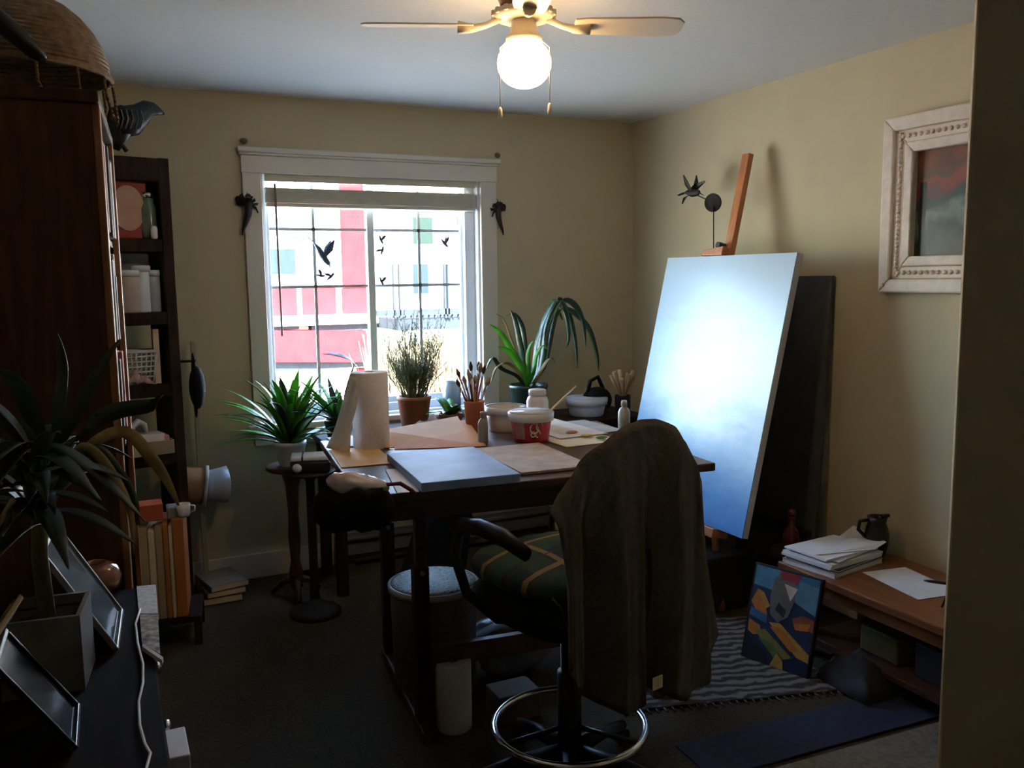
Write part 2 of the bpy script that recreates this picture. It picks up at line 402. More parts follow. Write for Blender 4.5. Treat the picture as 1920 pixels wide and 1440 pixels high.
for (px_, ya, yb_) in ((938, 140, 222), (1031, 128, 214)):
    A = PD(px_, ya, 2.72); A.z = ZC-.165; B = PD(px_, yb_, 2.72)
    Ri = Matrix.Rotation(-R(8), 3, 'Z')
    A_ = Ri @ (A-V(fan.location)); B_ = Ri @ (B-V(fan.location))
    C_ = V((A_.x*.62, A_.y*.62, A_.z))
    ch = MB().tube([C_, A_+V((0, 0, -.03)), B_+V((0, 0, .03))], .0016, 6).build('pull_chain', FANW, fan)
    MB().lathe([(.003, .034), (.006, .028), (.008, .008), (.005, 0)], B_, 10).build('chain_knob', FANW, ch)

# ================================================================== SWITCH
sp = PP(1921, 412, EC, EN_)
sw = thing('light_switch', 'white wall switch plate near the corner of the dark entry wall', 'light switch', sp, R(-51.8))
MB().bb((-.0, -.006, -.055), (.072, 0, .055)).build('plate', WHITE, sw, .002)
MB().bb((.028, -.012, -.018), (.044, -.006, .018)).build('toggle', WHITE, sw, .002)

# ================================================================== PINE BOOKCASE
pb = thing('pine_bookcase', 'tall reddish pine bookcase at the left wall', 'bookcase', (.012, 2.40, 0), R(-3.2))
PH, PDp, PW = 1.995, .36, .74
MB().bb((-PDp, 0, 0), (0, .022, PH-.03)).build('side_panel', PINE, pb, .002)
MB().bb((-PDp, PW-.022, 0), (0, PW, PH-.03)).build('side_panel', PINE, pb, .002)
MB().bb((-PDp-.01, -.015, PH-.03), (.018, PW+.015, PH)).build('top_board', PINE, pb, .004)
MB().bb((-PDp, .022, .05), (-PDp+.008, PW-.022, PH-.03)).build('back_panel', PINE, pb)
MB().bb((0, 0, .0), (.018, .055, PH-.03)).build('face_stile', PINE_LIT, pb, .003)
MB().bb((0, PW-.055, .0), (.018, PW, PH-.03)).build('face_stile', PINE_LIT, pb, .003)
PSH = (.06, .40, .74, 1.06, 1.36, 1.66)
for z in PSH:
    MB().bb((-PDp+.008, .022, z-.02), (0, PW-.022, z)).build('shelf', PINE, pb, .002)
bkc = [(.42, .40, .36), (.10, .11, .15), (.40, .10, .06), (.50, .44, .30), (.16, .20, .26), (.45, .20, .12), (.30, .30, .32), (.08, .05, .05)]
colw = ['pale grey', 'navy', 'brick red', 'buff', 'slate blue', 'rust', 'mid grey', 'near-black']
shn = {3: 'third highest', 4: 'second highest', 5: 'highest'}
Mpb = Matrix.Translation(pb.location) @ Matrix.Rotation(R(-3.2), 4, 'Z')
for si in (3, 4, 5):
    y = .065; k = si
    while y < PW-.09 and k < si+8:
        th = rnd.uniform(.045, .066); h = rnd.uniform(.19, .26); d = rnd.uniform(.16, .22); pr_ = rnd.uniform(-.002, .02)
        cc = bkc[k % 8]; bm_ = mat('book_%d' % (k % 8), cc, .6, var=.1)
        nm = 'book'
        o = thing(nm, '%s book standing on the %s pine bookcase shelf' % (colw[k % 8], shn[si]), 'book', Mpb @ V((pr_-d/2, y+th/2, PSH[si])), R(-3.2), 'books on the pine bookcase')
        MB().bb((-d/2, -th/2, 0), (d/2, th/2, h)).build('cover', bm_, o, .003)
        MB().bb((-d/2+.004, -th/2+.003, h), (d/2-.010, th/2-.003, h+.001)).build('pages', PAPER, o)
        y += th+.004; k += 1

# straw dome on the bookcase, with a dark rod
dome_c = PD(108, 158, 2.78); dome_c.z = PH
dm = thing('wicker_basket', 'upturned round wicker basket on top of the pine bookcase', 'basket', (PY(38, 150, 2.87).x, 2.87, PH))
prof = []
Rr, Hh = .235, .34
RZ = PY(150, 118, 2.66).z-PH
Hh = RZ+.23
for k in range(9):
    t = k/8*PI/2; prof.append((Rr*math.cos(t*.98), RZ-.003+(Hh-RZ)*math.sin(t)))
md = MB().lathe(prof, n=40, cap=False).build('woven_dome', WICKER, dm, solid=.006)
nt_, b_, L_ = nodes(WICKER)
wv = nt_.nodes.new('ShaderNodeTexWave'); wv.bands_direction = 'Z'; wv.inputs['Scale'].default_value = 26; wv.inputs['Distortion'].default_value = 1
bp = nt_.nodes.new('ShaderNodeBump'); bp.inputs['Strength'].default_value = .7; bp.inputs['Distance'].default_value = .01
tc_ = nt_.nodes.new('ShaderNodeTexCoord'); L_(tc_.outputs['Object'], wv.inputs[0]); L_(wv.outputs[1], bp.inputs['Height']); L_(bp.outputs[0], b_.inputs['Normal'])
MB().tube([(Rr*math.cos(2*PI*k/40), Rr*math.sin(2*PI*k/40), RZ) for k in range(40)], .008, 6, close=True).build('rim', WICKER, dm)
for k in range(14):
    a = 2*PI*k/14
    MB().tube([(Rr*math.cos(a), Rr*math.sin(a), RZ), ((Rr+.006)*math.cos(a), (Rr+.006)*math.sin(a), RZ*.5), ((Rr+.012)*math.cos(a+.1), (Rr+.012)*math.sin(a+.1), .003)], .0045, 6).build('wicker_foot', WICKER, dm)
rA, rB = PY(84, 112, 2.58), PY(-60, -12, 2.50)
tag(center(MB().tube([rA, rA.lerp(rB, .12), rA.lerp(rB, .5), rB], [.012, .022, .026, .024], 10).build('black_rod', BLACK), rA), 'thick black rod jutting out beside the wicker basket', 'rod')

# ================================================================== DARK SHELF UNIT (turned to face the room)
EA = R(78)
eu = V((-math.sin(EA), -math.cos(EA), 0)); ev = V((-math.cos(EA), math.sin(EA), 0)); en = -ev
E0 = PZ(373, 1195, 0); E0 = V((.308, 4.08, 0))
EW, ED = .50, .28
ET = PY(309, 297, E0.y).z
et = thing('dark_bookcase', 'tall dark brown open bookcase turned to face the room', 'bookcase', E0, 0)
RE = Matrix((( -eu.x, -ev.x, 0), (-eu.y, -ev.y, 0), (0, 0, 1)))   # local x along -u, y along -v
def ep(u, v, z): return eu*u + ev*v + V((0, 0, z))
def ebox(u0, u1, v0, v1, z0, z1, name, m, parent, bev=.003):
    mb = MB(); ps = [ep(u, v, z) for z in (z0, z1) for v in (v0, v1) for u in (u0, u1)]
    mb.add(ps, [(0, 2, 3, 1), (4, 5, 7, 6), (0, 1, 5, 4), (2, 6, 7, 3), (0, 4, 6, 2), (1, 3, 7, 5)])
    return mb.build(name, m, parent, bev)
ESH = [PP(306, y, E0, en).z for y in (448, 585, 720, 850, 985)]
ebox(0, .045, 0, ED, 0, ET, 'side_panel', DARKW, et)
ebox(EW-.045, EW, 0, ED, 0, ET, 'side_panel', DARKW, et)
ebox(.045, EW-.045, 0, ED, ET-.10, ET-.002, 'top_rail', DARKW, et)
for z in ESH:
    ebox(.045, EW-.045, .004, ED, z-.055, z, 'shelf', DARKW, et)
ebox(.045, EW-.045, .004, ED, .06, .12, 'shelf', DARKW, et)
ebox(.045, EW-.045, .01, .03, 0, .06, 'plinth', DARKW, et)
def eitem(pxl, shelf, back):      # point on a shelf under pixel column pxl, `back` behind the front edge
    z = ESH[shelf]; p0 = V(E0)+ev*back
    y = 540
    for _ in range(6):
        p = PP(pxl, y, p0, en); y += (z-p.z)*-380
    return V((p.x, p.y, z))
eang = math.atan2(-eu.y, -eu.x)
# upper shelf
p = eitem(244, 0, .05)
tn = thing('oval_label_tin', 'red tin with pale oval label on the top shelf of the dark bookcase', 'tin', p, eang)
MB().bb((-.10, 0, 0), (.08, .07, .25)).build('tin_body', mat('deep_red', (.30, .02, .025), .4), tn, .006)
ov = MB(); ov.lathe([(.066, 0), (.066, .004)], (.0, -.001, .13), 28, (0, -1, 0), sx=1, sy=1.45); ov.build('oval_label', mat('label_pink', (.50, .30, .22), .5), tn)
p = eitem(281, 0, .06)
jr = thing('glass_jar', 'grey green glass jar beside the red tin', 'jar', p)
MB().lathe([(.033, 0), (.035, .02), (.035, .13), (.026, .155), (.026, .175)], n=20).build('jar_body', mat('green_glass', (.11, .16, .14), .15, var=.2, spec=.8), jr)
MB().lathe([(.029, .175), (.029, .20), (0.001, .203)], n=20).build('lid', SILVER, jr)
p = eitem(290, 0, .01)
tag(center(MB().lathe([(.012, 0), (.014, .01), (.014, .045), (.008, .055)], p, 14).build('small_white_bottle', WHITE), p), 'tiny white bottle at the end of the top shelf', 'bottle')
# second shelf
for px_, m_, r_, h_, lab in ((247, mat('pinkish_tub', (.52, .42, .38), .4), .048, .15, 'pinkish cream storage jar on the second shelf of the dark bookcase'),
                             (268, CLEARP, .040, .17, 'milky clear jar in the middle of the second shelf'),
                             (288, mat('cloudy_glass', (.38, .42, .42), .2), .034, .15, 'cloudy grey jar at the right end of the second shelf')):
    p = eitem(px_, 1, .05)
    t = thing('storage_jar', lab, 'jar', p)
    MB().lathe([(r_*.93, 0), (r_, .008), (r_, h_), (r_*.9, h_+.008)], n=22).build('jar_body', m_, t)
    MB().lathe([(r_*1.03, h_+.006), (r_*1.03, h_+.028), (r_*.98, h_+.032)], n=22).build('lid', CLEARP, t)
p = eitem(262, 1, .17)
tag(center(MB().bb(p+V((-.06, -.02, 0)), p+V((.05, .02, .255))).build('tall_white_box', mat('box_blue_white', (.45, .48, .58), .6), None, .003), p), 'tall bluish white box behind the storage jars', 'box')
# third shelf: mesh basket
p = eitem(254, 2, .08)
BASK = mat('basket_white', (.66, .64, .66), .4)
bk = thing('mesh_basket', 'small white plastic lattice basket on the dark bookcase shelf', 'basket', p, eang)
bwid, bh = .085, .145
def quad(t): return [(-bwid*(.78+.22*t), -.05*(.8+.2*t)), (bwid*(.78+.22*t), -.05*(.8+.2*t)), (bwid*(.78+.22*t), .05*(.8+.2*t)), (-bwid*(.78+.22*t), .05*(.8+.2*t))]
MB().add([(x, y, .004) for x, y in quad(0)] + [(x, y, .0) for x, y in quad(0)], [(0, 1, 2, 3), (7, 6, 5, 4), (0, 4, 5, 1), (1, 5, 6, 2), (2, 6, 7, 3), (3, 7, 4, 0)]).build('basket_bottom', BASK, bk)
MB().tube([(x, y, bh) for x, y in quad(1.03)], .007, 6, close=True).build('basket_rim', BASK, bk)
for k in range(6):
    t = .08+k*.155
    MB().tube([(x, y, bh*t) for x, y in quad(t)], .0035, 5, close=True).build('lattice_bar', BASK, bk)
for sd_ in range(4):
    a0, b0 = quad(0)[sd_], quad(0)[(sd_+1) % 4]; a1, b1 = quad(1)[sd_], quad(1)[(sd_+1) % 4]
    nn = 8 if sd_ % 2 == 0 else 4
    for k in range(nn):
        t = k/nn
        MB().cyl((a0[0]+(b0[0]-a0[0])*t, a0[1]+(b0[1]-a0[1])*t, .0), (a1[0]+(b1[0]-a1[0])*t, a1[1]+(b1[1]-a1[1])*t, bh), .003 if k else .006, n=5).build('lattice_bar', BASK, bk)
p = eitem(297, 2, .06)
tag(center(MB().bb(p+V((-.012, -.03, 0)), p+V((.012, .06, .24))).build('cream_folder', CREAM, None, .002), p), 'cream folder standing upright at the right of the third shelf', 'folder')
p = eitem(252, 2, .015)
cl = MB(); n_ = 14
vs = [[p+V((0, 0, 0))-eu*(-.09+.18*i/n_)*-1+ev*(-.01+.03*j/5)+V((0, 0, max(0.002, .055*math.sin(PI*i/n_)*math.sin(PI*(j+.5)/6)*(1+.4*math.sin(i*1.9+j))))) for i in range(n_+1)] for j in range(6)]
cl.add([v for r in vs for v in r], [(j*(n_+1)+i, j*(n_+1)+i+1, (j+1)*(n_+1)+i+1, (j+1)*(n_+1)+i) for j in range(5) for i in range(n_)], 0, True)
tag(center(cl.build('crumpled_cloth', PINKC, None, solid=.004), p), 'crumpled pinkish cloth in front of the lattice basket', 'cloth')
# fourth shelf: carton tray with box
p = eitem(304, 3, -.02)
tray = thing('carton_tray', 'shallow cardboard tray on the fourth shelf of the dark bookcase', 'tray', p, eang)
tb = MB(); tw, td, thh = .32, .20, .06
x0_, x1_ = -.27, .055
tb.bb((x0_, 0, 0), (x1_, td, .004)); tb.bb((x0_, 0, .004), (x1_, .004, thh)); tb.bb((x0_, td-.004, .004), (x1_, td, thh)); tb.bb((x1_-.004, .004, .004), (x1_, td-.004, thh)); tb.bb((x0_, .004, .004), (x0_+.004, td-.004, thh))
tb.build('tray_body', mat('card_grey', (.36, .28, .21), .8), tray)
Mt = Matrix.Translation(p) @ Matrix.Rotation(eang, 4, 'Z')
tis = thing('tissue_box', 'white and blue tissue box standing in the cardboard tray', 'tissue box', Mt @ V((-.07, .05, .005)), eang)
MB().bb((-.07, -.035, 0), (.09, .06, .085)).build('carton', PAPER, tis, .003)
MB().lathe([(.026, 0), (.026, .002)], (-.03, -.036, .045), 20, (0, -1, 0)).build('blue_print', BLUEP, tis)
MB().tube([(-.04, .01, .085), (-.03, .012, .12), (-.005, .015, .14), (.02, .015, .125), (.03, .012, .086)], [.004, .012, .016, .012, .004], 6, flat=2.2).build('tissue', PAPER, tis)
cp = thing('pink_pack', 'pink and white packet at the right end of the cardboard tray', 'packet', Mt @ V((.026, .03, .005)), eang)
MB().bb((-.010, -.015, 0), (.014, .10, .075)).build('packet', mat('pack_pink', (.62, .30, .30), .6), cp, .003)
# fifth shelf
p = eitem(300, 4, .04)
Mt = Matrix.Translation(p) @ Matrix.Rotation(eang, 4, 'Z')
tag(center(MB().bb(p+V((-.20, 0, 0)), p+V((-.02, .09, .085))).build('navy_box', mat('navy_box', (.02, .03, .08), .6), None, .003), p), 'dark navy box in the lower dark bookcase shelf', 'box')
p = eitem(284, 4, .01); p.z = .12
# black hat hung on the side
hp = V(E0)+V((.035, .02, 0)); hp.z = PY(352, 720, E0.y).z
ht = thing('black_hat', 'black soft hat hanging on the side of the dark bookcase', 'hat', hp)
MB().ball((.03, 0, -.02), .085, 16, 10, sc=(.42, .85, 1.15)).build('hat_crown', BLACKF, ht)
MB().lathe([(.06, 0), (.115, .004), (.118, .008), (.06, .010)], (.012, 0, -.01), 24, (1, 0, 0), sx=1.25, sy=.85).build('hat_brim', BLACKF, ht)
MB().cyl((-.035, 0, .10), (.03, 0, .10), .006).build('hook', IRON, ht)
# strip of pale board behind
bd = PY(372, 800, 4.38)
tag(center(MB().bb((bd.x-.012, 4.40, 0), (bd.x+.012, 4.43, PY(366, 640, 4.4).z)).build('pale_batten', mat('pale_batten', (.42, .38, .26), .8), None, .002), (bd.x, 4.41, 0)), 'pale wooden batten standing by the back wall', 'batten')
# paper roll with plastic bag
ra, rb_ = PY(318, 908, 4.37), PY(388, 911, 4.36)
rl = thing('wall_paper_roll', 'brown wrapped roll with white rim mounted on the back wall', 'roll', ra)
MB().tube([V((0, 0, 0)), (rb_-ra)*.93], .088, 20).build('wrapped_roll', mat('roll_brown', (.42, .22, .11), .8), rl)
MB().tube([(rb_-ra)*.90, (rb_-ra)*1.0], .100, 20).build('white_rim', PAPER, rl)
MB().bb(((rb_-ra).x*.45, .03, -.02), ((rb_-ra).x*.55, YB-ra.y, .02)).build('wall_bracket', IRON, rl)
pc = thing('plastic_bag', 'pale blue plastic bag stuffed in the end of the brown roll', 'bag', rb_)
dd = (PY(428, 908, 4.37)-rb_)
pbm = MB(); pbm.tube([dd*-.05, dd*.15, dd*.55, dd*.9, dd*1.0], [.065, .078, .086, .094, .060], 12)
pbm.build('bag', mat('bag_plastic', (.55, .60, .70), .3, var=.1, bump=.3, scale=20), pc)
# small white cup below
# file box low in front
fb = PZ(345, 1212, 0)
plinth = thing('low_dark_stand', 'low dark wooden stand holding upright folders by the dark bookcase', 'stand', (fb.x, fb.y, 0), R(-8))
MB().bb((-.22, .0, .10), (.075, .28, .125)).build('top_board', DARKW, plinth, .003)
for a in ((-.22, .0), (.045, .0), (-.22, .25), (.045, .25)): MB().bb((a[0], a[1], 0), (a[0]+.03, a[1]+.03, .10)).build('leg', DARKW, plinth)
Mp = Matrix.Translation(plinth.location) @ Matrix.Rotation(R(-8), 4, 'Z')
fx = -.15
for k, (m_, th, h, lab) in enumerate(((TAN, .035, .40, 'wide tan folder at the left'), (CREAM, .028, .385, 'cream folder second from the left'), (TAN, .030, .40, 'tan folder in the middle'), (ORANGE, .022, .41, 'thin orange folder second from the right'), (CREAM, .016, .40, 'thin cream folder beside the orange ones'), (ORANGE, .045, .425, 'fat orange folder at the right end'))):
    o = MB().bb((0, .01, 0), (th-.002, .25, h)).build('file_folder', m_, None, .003)
    o.location = Mp @ V((fx, 0, .1255)); o.rotation_euler = (0, 0, R(-8)); tag(o, lab+' of the upright row on the low stand', 'folder', 'folders on the low stand'); fx += th
o = MB().bb((0, 0, 0), (.09, .10, .07)).build('orange_box', mat('orange_box', (.50, .10, .03), .6), None, .003); o.location = Mp @ V((-.14, .02, .545)); tag(o, 'small bright orange box lying on top of the folders', 'box')
o = MB().bb((0, 0, 0), (.07, .08, .05)).build('grey_tin', GREY, None, .006); o.location = Mp @ V((-.035, .03, .545)); tag(o, 'small grey tin on top of the folders', 'tin')
p = Mp @ V((.028, .04, .5515))
cu = thing('white_mug', 'small white mug on top of the right hand folders', 'mug', p)
MB().lathe([(.020, 0), (.026, .01), (.028, .055), (.024, .055), (.022, .014), (0.001, .010)], n=18).build('mug_body', WHITE, cu)
MB().tube([(.027, 0, .045), (.045, 0, .040), (.045, 0, .02), (.026, 0, .014)], .004, 6).build('mug_handle', WHITE, cu)
# books on the floor beyond
p = PZ(412, 1096, 0)
for k, (m_, h, lab) in enumerate(((mat('fbook_a', (.10, .05, .035), .6), .035, 'bottom brown book of the floor pile near the back wall'), (mat('fbook_b', (.12, .09, .07), .6), .03, 'middle dull book of the floor pile near the back wall'), (mat('fbook_c', (.24, .21, .17), .6), .03, 'top pale book of the floor pile near the back wall'))):
    t = thing('floor_book', lab, 'book', (p.x-.02+k*.006, p.y-.16, sum((.035, .03, .03)[:k])), R(6*k), 'books piled on the floor')
    MB().bb((-.09, -.12, 0), (.09, .12, h)).build('cover', m_, t, .003)
    MB().bb((-.084, -.121, .004), (.091, .118, h-.004)).build('pages', CREAM, t)

# raven on the dark bookcase
rvp = V(E0)+eu*.17+ev*.12; rvp.z = ET
rv_ = thing('raven_sculpture', 'dark carved raven sculpture with engraved lines on the dark bookcase', 'sculpture', rvp)
def rq(x, y, dep=0): 
    q = PP(x, y, rvp, en); return q-rvp+ev*dep
body = MB()
body.tube([rq(203, 232), rq(212, 222), rq(226, 228), rq(246, 226), rq(264, 214), rq(276, 204), rq(287, 205), rq(297, 209), rq(308, 214)], [.016, .044, .070, .066, .048, .038, .030, .018, .004], 14, flat=.7)
body.build('body', RAVEN, rv_)
MB().tube([rq(224, 236), rq(222, 252), rq(220, 268), rq(216, 280)], [.062, .046, .028, .018], 10, flat=.6).build('tail', RAVEN, rv_)
MB().tube([rq(222, 265), rq(232, 276), rq(238, 284)], [.012, .009, .010], 8).build('foot', RAVEN, rv_)
MB().bb((-.04, -.04, 0), (.05, .04, .008)).build('base', RAVEN, rv_, .002)
for k, x in enumerate((214, 222, 231, 240, 250, 259)):
    MB().tube([rq(x, 208+abs(k-2)*1, -.046), rq(x+3, 226, -.056), rq(x-1, 244, -.046)], .0028, 5).build('carved_line', RAVENL, rv_)
MB().tube([rq(278+4*math.cos(a), 203+3*math.sin(a), -.032) for a in [2*PI*i/10 for i in range(10)]], .0018, 5, close=True).build('carved_eye', RAVENL, rv_)

# ================================================================== DESK
DZ = .90
SD = .818
A0, B0 = PZ(775, 922, DZ), PZ(1342, 868, DZ)
dx = (B0-A0).normalized(); dang = math.atan2(dx.y, dx.x)
D0 = A0-dx*.16; DW = (B0-D0).length; DD = .95
desk = thing('drafting_desk', 'large brown wooden work table covered with art supplies', 'desk', (D0.x, D0.y, 0), dang)
MB().bb((0, 0, DZ-.028), (DW, DD, DZ)).build('table_top', DESKW, desk, .004)
MB().bb((.05, .05, DZ-.10), (DW-.05, .07, DZ-.028)).build('apron', DESKW, desk, .002)
MB().bb((.05, DD-.07, DZ-.10), (DW-.05, DD-.05, DZ-.028)).build('apron', DESKW, desk, .002)
lz = PY(815, 1057, 2.64).z
for x in (.205, DW-.14):
    MB().bb((x, .16, .0), (x+.05, DD-.06, .045)).build('foot', REDW, desk, .006)
    for y in (.22, DD-.16):
        lg = MB().bb((x, y, .045), (x+.05, y+.06, lz)).build('leg', DARKW, desk, .004)
        MB().bb((x+.008, y+.012, lz), (x+.042, y+.048, DZ-.10)).build('inner_post', DESKW, lg, .003)
        MB().cyl((x+.025, y+.002, lz-.015), (x+.025, y-.014, lz-.015), .010, .008).build('clamp_knob', SILVER, lg)
sz = PY(830, 1203, 2.66).z
for y in (.235, DD-.145):
    MB().bb((.255, y, sz-.07), (DW-.14, y+.03, sz)).build('stretcher', REDW, desk, .003)

wt = thing('window_table', 'long dark table under the window holding the potted plants', 'table', (.93, 3.98, 0))
MB().bb((0, 0, .73), (1.80, .44, .76)).build('table_top', DARKW, wt, .003)
for x in (.03, 1.72):
    for y in (.03, .36): MB().bb((x, y, 0), (x+.05, y+.05, .73)).build('leg', DARKW, wt, .003)
MB().bb((.08, .05, .66), (1.64, .07, .73)).build('apron', DARKW, wt)

def slab(pts, th, name, m, bevel=.0015, label=None, cat=None, group=None):
    c = sum((V(p) for p in pts), V((0, 0, 0)))/4
    n = (V(pts[1])-V(pts[0])).cross(V(pts[3])-V(pts[0])).normalized()
    if n.z < 0: n = -n
    o = MB().prism([V(p)-c for p in pts], -n*th).build(name, m, None, bevel); o.location = c
    if label: tag(o, label, cat, group)
    return o
def rect(px, z):
    """px: front-left, front-right, back-left corner pixels lying on height z -> exact rectangle corners (FL, FR, BR, BL)"""
    a, b, c_ = (PZ(x, y, z) for x, y in px)
    u = (b-a).normalized(); v = V((-u.y, u.x, 0)); d = (c_-a).dot(v)
    return [a, b, b+v*d, a+v*d]

# two painted boards
BOARD1 = mat('board_paint_blue', (.28, .40, .64), .55, var=.18, scale=9, spec=.3)
BOARD2 = mat('board_paint_tan', (.50, .42, .36), .55, var=.22, scale=14, spec=.3)
pts = rect(((790, 906), (976, 888), (741, 849)), DZ+.030)
slab(pts, .028, 'painted_board', BOARD1, .002, 'pale blue painted board lying at the front edge of the desk', 'painting')
pts = rect(((978, 886), (1112, 872), (916, 838)), DZ+.012)
slab(pts, .010, 'open_map_book', BOARD2, .002, 'tan and grey painted sheet beside the blue board on the desk', 'painting')
slab(rect(((745, 924), (786, 921), (722, 880)), DZ+.004), .003, 'white_sheet', PAPER, .0005, 'white sheet of paper hanging at the left corner of the desk', 'paper')
slab(rect(((640, 876), (738, 868), (636, 842)), DZ+.004), .003, 'kraft_sheet', KRAFT, .0005, 'plain brown kraft sheet left of the blue board', 'paper')
slab(rect(((640, 838), (690, 833), (636, 818)), DZ+.006), .005, 'pale_notepad', mat('notepad_blue', (.50, .56, .70), .6), .001, 'pale blue notepad at the back left of the desk', 'notepad')
# manila folders
m1 = [PZ(722, 839, DZ+.008), PZ(888, 831, DZ+.008), PZ(858, 780, DZ+.06), PZ(712, 807, DZ+.05)]
fo = slab(m1, .004, 'manila_folder', KRAFT, .0005, 'manila folder with a small sketch propped on the desk', 'folder')
sk_ = [m1[0].lerp(m1[1], .28).lerp(m1[3].lerp(m1[2], .28), .22), m1[0].lerp(m1[1], .76).lerp(m1[3].lerp(m1[2], .76), .22), m1[0].lerp(m1[1], .72).lerp(m1[3].lerp(m1[2], .72), .62), m1[0].lerp(m1[1], .30).lerp(m1[3].lerp(m1[2], .30), .58)]
cc = sum(m1, V((0, 0, 0)))/4; nn = (m1[1]-m1[0]).cross(m1[3]-m1[0]).normalized()
nn = nn if nn.z > 0 else -nn
MB().prism([p-cc+nn*.0006 for p in sk_], nn*.0006).build('sketch', mat('sketch_grey', (.34, .30, .22), .8, var=.4, scale=40), fo)
m2 = [PZ(740, 842, DZ+.004), PZ(912, 836, DZ+.004), PZ(876, 786, DZ+.05), PZ(735, 810, DZ+.042)]
slab(m2, .003, 'orange_folder', mat('folder_orange', (.60, .27, .09), .7), .0005, 'orange folder peeking out under the manila folder', 'folder')

# paper towel roll with loose sheet
p = PZ(697, 838, DZ)
tr_ = thing('paper_towel_roll', 'tall white paper towel roll with a loose sheet on the desk', 'paper towel', p); tr_.scale = (SD,)*3
MB().lathe([(.016, .0), (.082, .0), (.084, .004), (.084, .346), (.081, .35), (.021, .35), (.019, .30)], n=32, cap=False).build('towel_roll', PAPERP, tr_)
MB().lathe([(.0205, .02), (.0205, .351), (.018, .351), (.018, .02)], n=20, cap=False).build('cardboard_core', TAN, tr_)
sh = MB(); N1, N2 = 8, 10; vs = []
for j in range(N2+1):
    t = j/N2
    for i in range(N1+1):
        s_ = i/N1; a = R(160+60*s_)
        base = V((.086*math.cos(a), .086*math.sin(a), .335))
        fl = V((-.115*t**1.2*(1-.45*s_), .03*t-.05*t*s_, -.330*t))
        vs.append(base+fl+V((.004*math.sin(i*2.1+j), .006*math.sin(j*.9+i), 0)))
sh.add(vs, [(j*(N1+1)+i, j*(N1+1)+i+1, (j+1)*(N1+1)+i+1, (j+1)*(N1+1)+i) for j in range(N2) for i in range(N1)], 0, True)
sh.build('loose_sheet', PAPERP, tr_, solid=.0015)

# terracotta brush cup and brushes
p = PZ(890, 812, DZ)
cup = thing('brush_cup', 'tall terracotta cup filled with paint brushes', 'cup', p); cup.scale = (SD,)*3
CR, CH = .050, .165
MB().lathe([(CR*.82, 0), (CR*.86, .006), (CR, CH-.012), (CR*1.06, CH-.010), (CR*1.06, CH), (CR*.92, CH), (CR*.76, .012), (.001, .010)], n=28).build('cup_body', TERRA, cup)
hcol = [(.35, .16, .07), (.05, .03, .02), (.45, .30, .16), (.30, .05, .03), (.55, .50, .44), (.10, .06, .12)]
hw = ['brown', 'black', 'light wood', 'red', 'pale grey', 'plum']; bw_ = ['dark round bristles', 'pale flat bristles']
rb = random.Random(5)
for k in range(12):
    a = 2*PI*k/12+.3; r0 = .022; lean = rb.uniform(.030, .055); L_ = rb.uniform(.27, .36)
    bx_ = thing('paint_brush', '%s handled brush with %s in the terracotta cup' % (hw[k % 6], bw_[k//6]), 'brush', p+V((r0*math.cos(a+PI), r0*math.sin(a+PI), .014))*1, 0, 'brushes in the terracotta cup'); bx_.scale = (SD,)*3; bx_.location = p+V((r0*math.cos(a+PI), r0*math.sin(a+PI), .014))*SD
    d = V((lean*2*math.cos(a), lean*2*math.sin(a), L_*.9)).normalized()
    MB().tube([V((0, 0, 0)), d*L_*.4, d*L_*.75], [.0035, .0058, .0052], 8).build('handle', mat('brush_handle_%d' % (k % 6), hcol[k % 6], .35), bx_)
    MB().tube([d*L_*.75, d*L_*.87], .0066, 8).build('ferrule', SILVER, bx_)
    MB().tube([d*L_*.87, d*L_*.93, d*L_], [.007, .011, .003], 8, flat=1 if k//6 == 0 else 1.8).build('bristles', mat('bristle_%d' % (k//6), ((.05, .025, .015), (.30, .20, .12))[k//6], .8), bx_)
# bottles
def bottle(px, py, r, h, m_, capm, label):
    p = PZ(px, py, DZ); t = thing('squeeze_bottle', label, 'bottle', p); t.scale = (SD,)*3
    MB().lathe([(r*.92, 0), (r, .006), (r, h*.62), (r*.75, h*.74), (r*.42, h*.78), (r*.42, h*.82)], n=20).build('bottle_body', m_, t)
    MB().lathe([(r*.55, h*.82), (r*.5, h*.94), (r*.42, h), (.001, h)], n=16).build('cap', capm, t)
    return t
bottle(906, 833, .024, .155, GREY, GREY, 'grey squeeze bottle standing in front of the brush cup')
bottle(1170, 808, .030, .155, mat('bottle_pale', (.42, .44, .42), .35), mat('cap_pale', (.50, .52, .52), .4), 'pale grey bottle at the right edge by the big canvas')
# tubs
def tub(px, py, rb_, rt_, h, m_, lab, name='tub', z=DZ, lid=None):
    p = PZ(px, py, z); t = thing(name, lab, 'tub', p); t.scale = ((SD if z == DZ else 1),)*3
    MB().lathe([(rb_*.96, 0), (rb_, .005), (rt_, h), (rt_*.95, h), (rb_*.92, .01), (.001, .008)], n=32).build('tub_body', m_, t)
    MB().lathe([(rt_*.985, h-.036), (rt_*1.03, h-.034), (rt_*1.06, h+.004), (rt_*.96, h+.004)], n=32, cap=False).build('tub_rim', CLEARP, t)
    if lid: MB().lathe([(rt_*.95, h), (rt_*1.0, h+.008), (.001, h+.010)], n=32).build('lid', lid, t)
    return t
t = tub(996, 826, .082, .104, .135, REDP, 'red yogurt tub with white rim used as a water pot', lid=CLEARP)
sw_ = V((CAM.x, CAM.y, 0))-V((t.location.x, t.location.y, 0)); va = math.atan2(sw_.y, sw_.x)
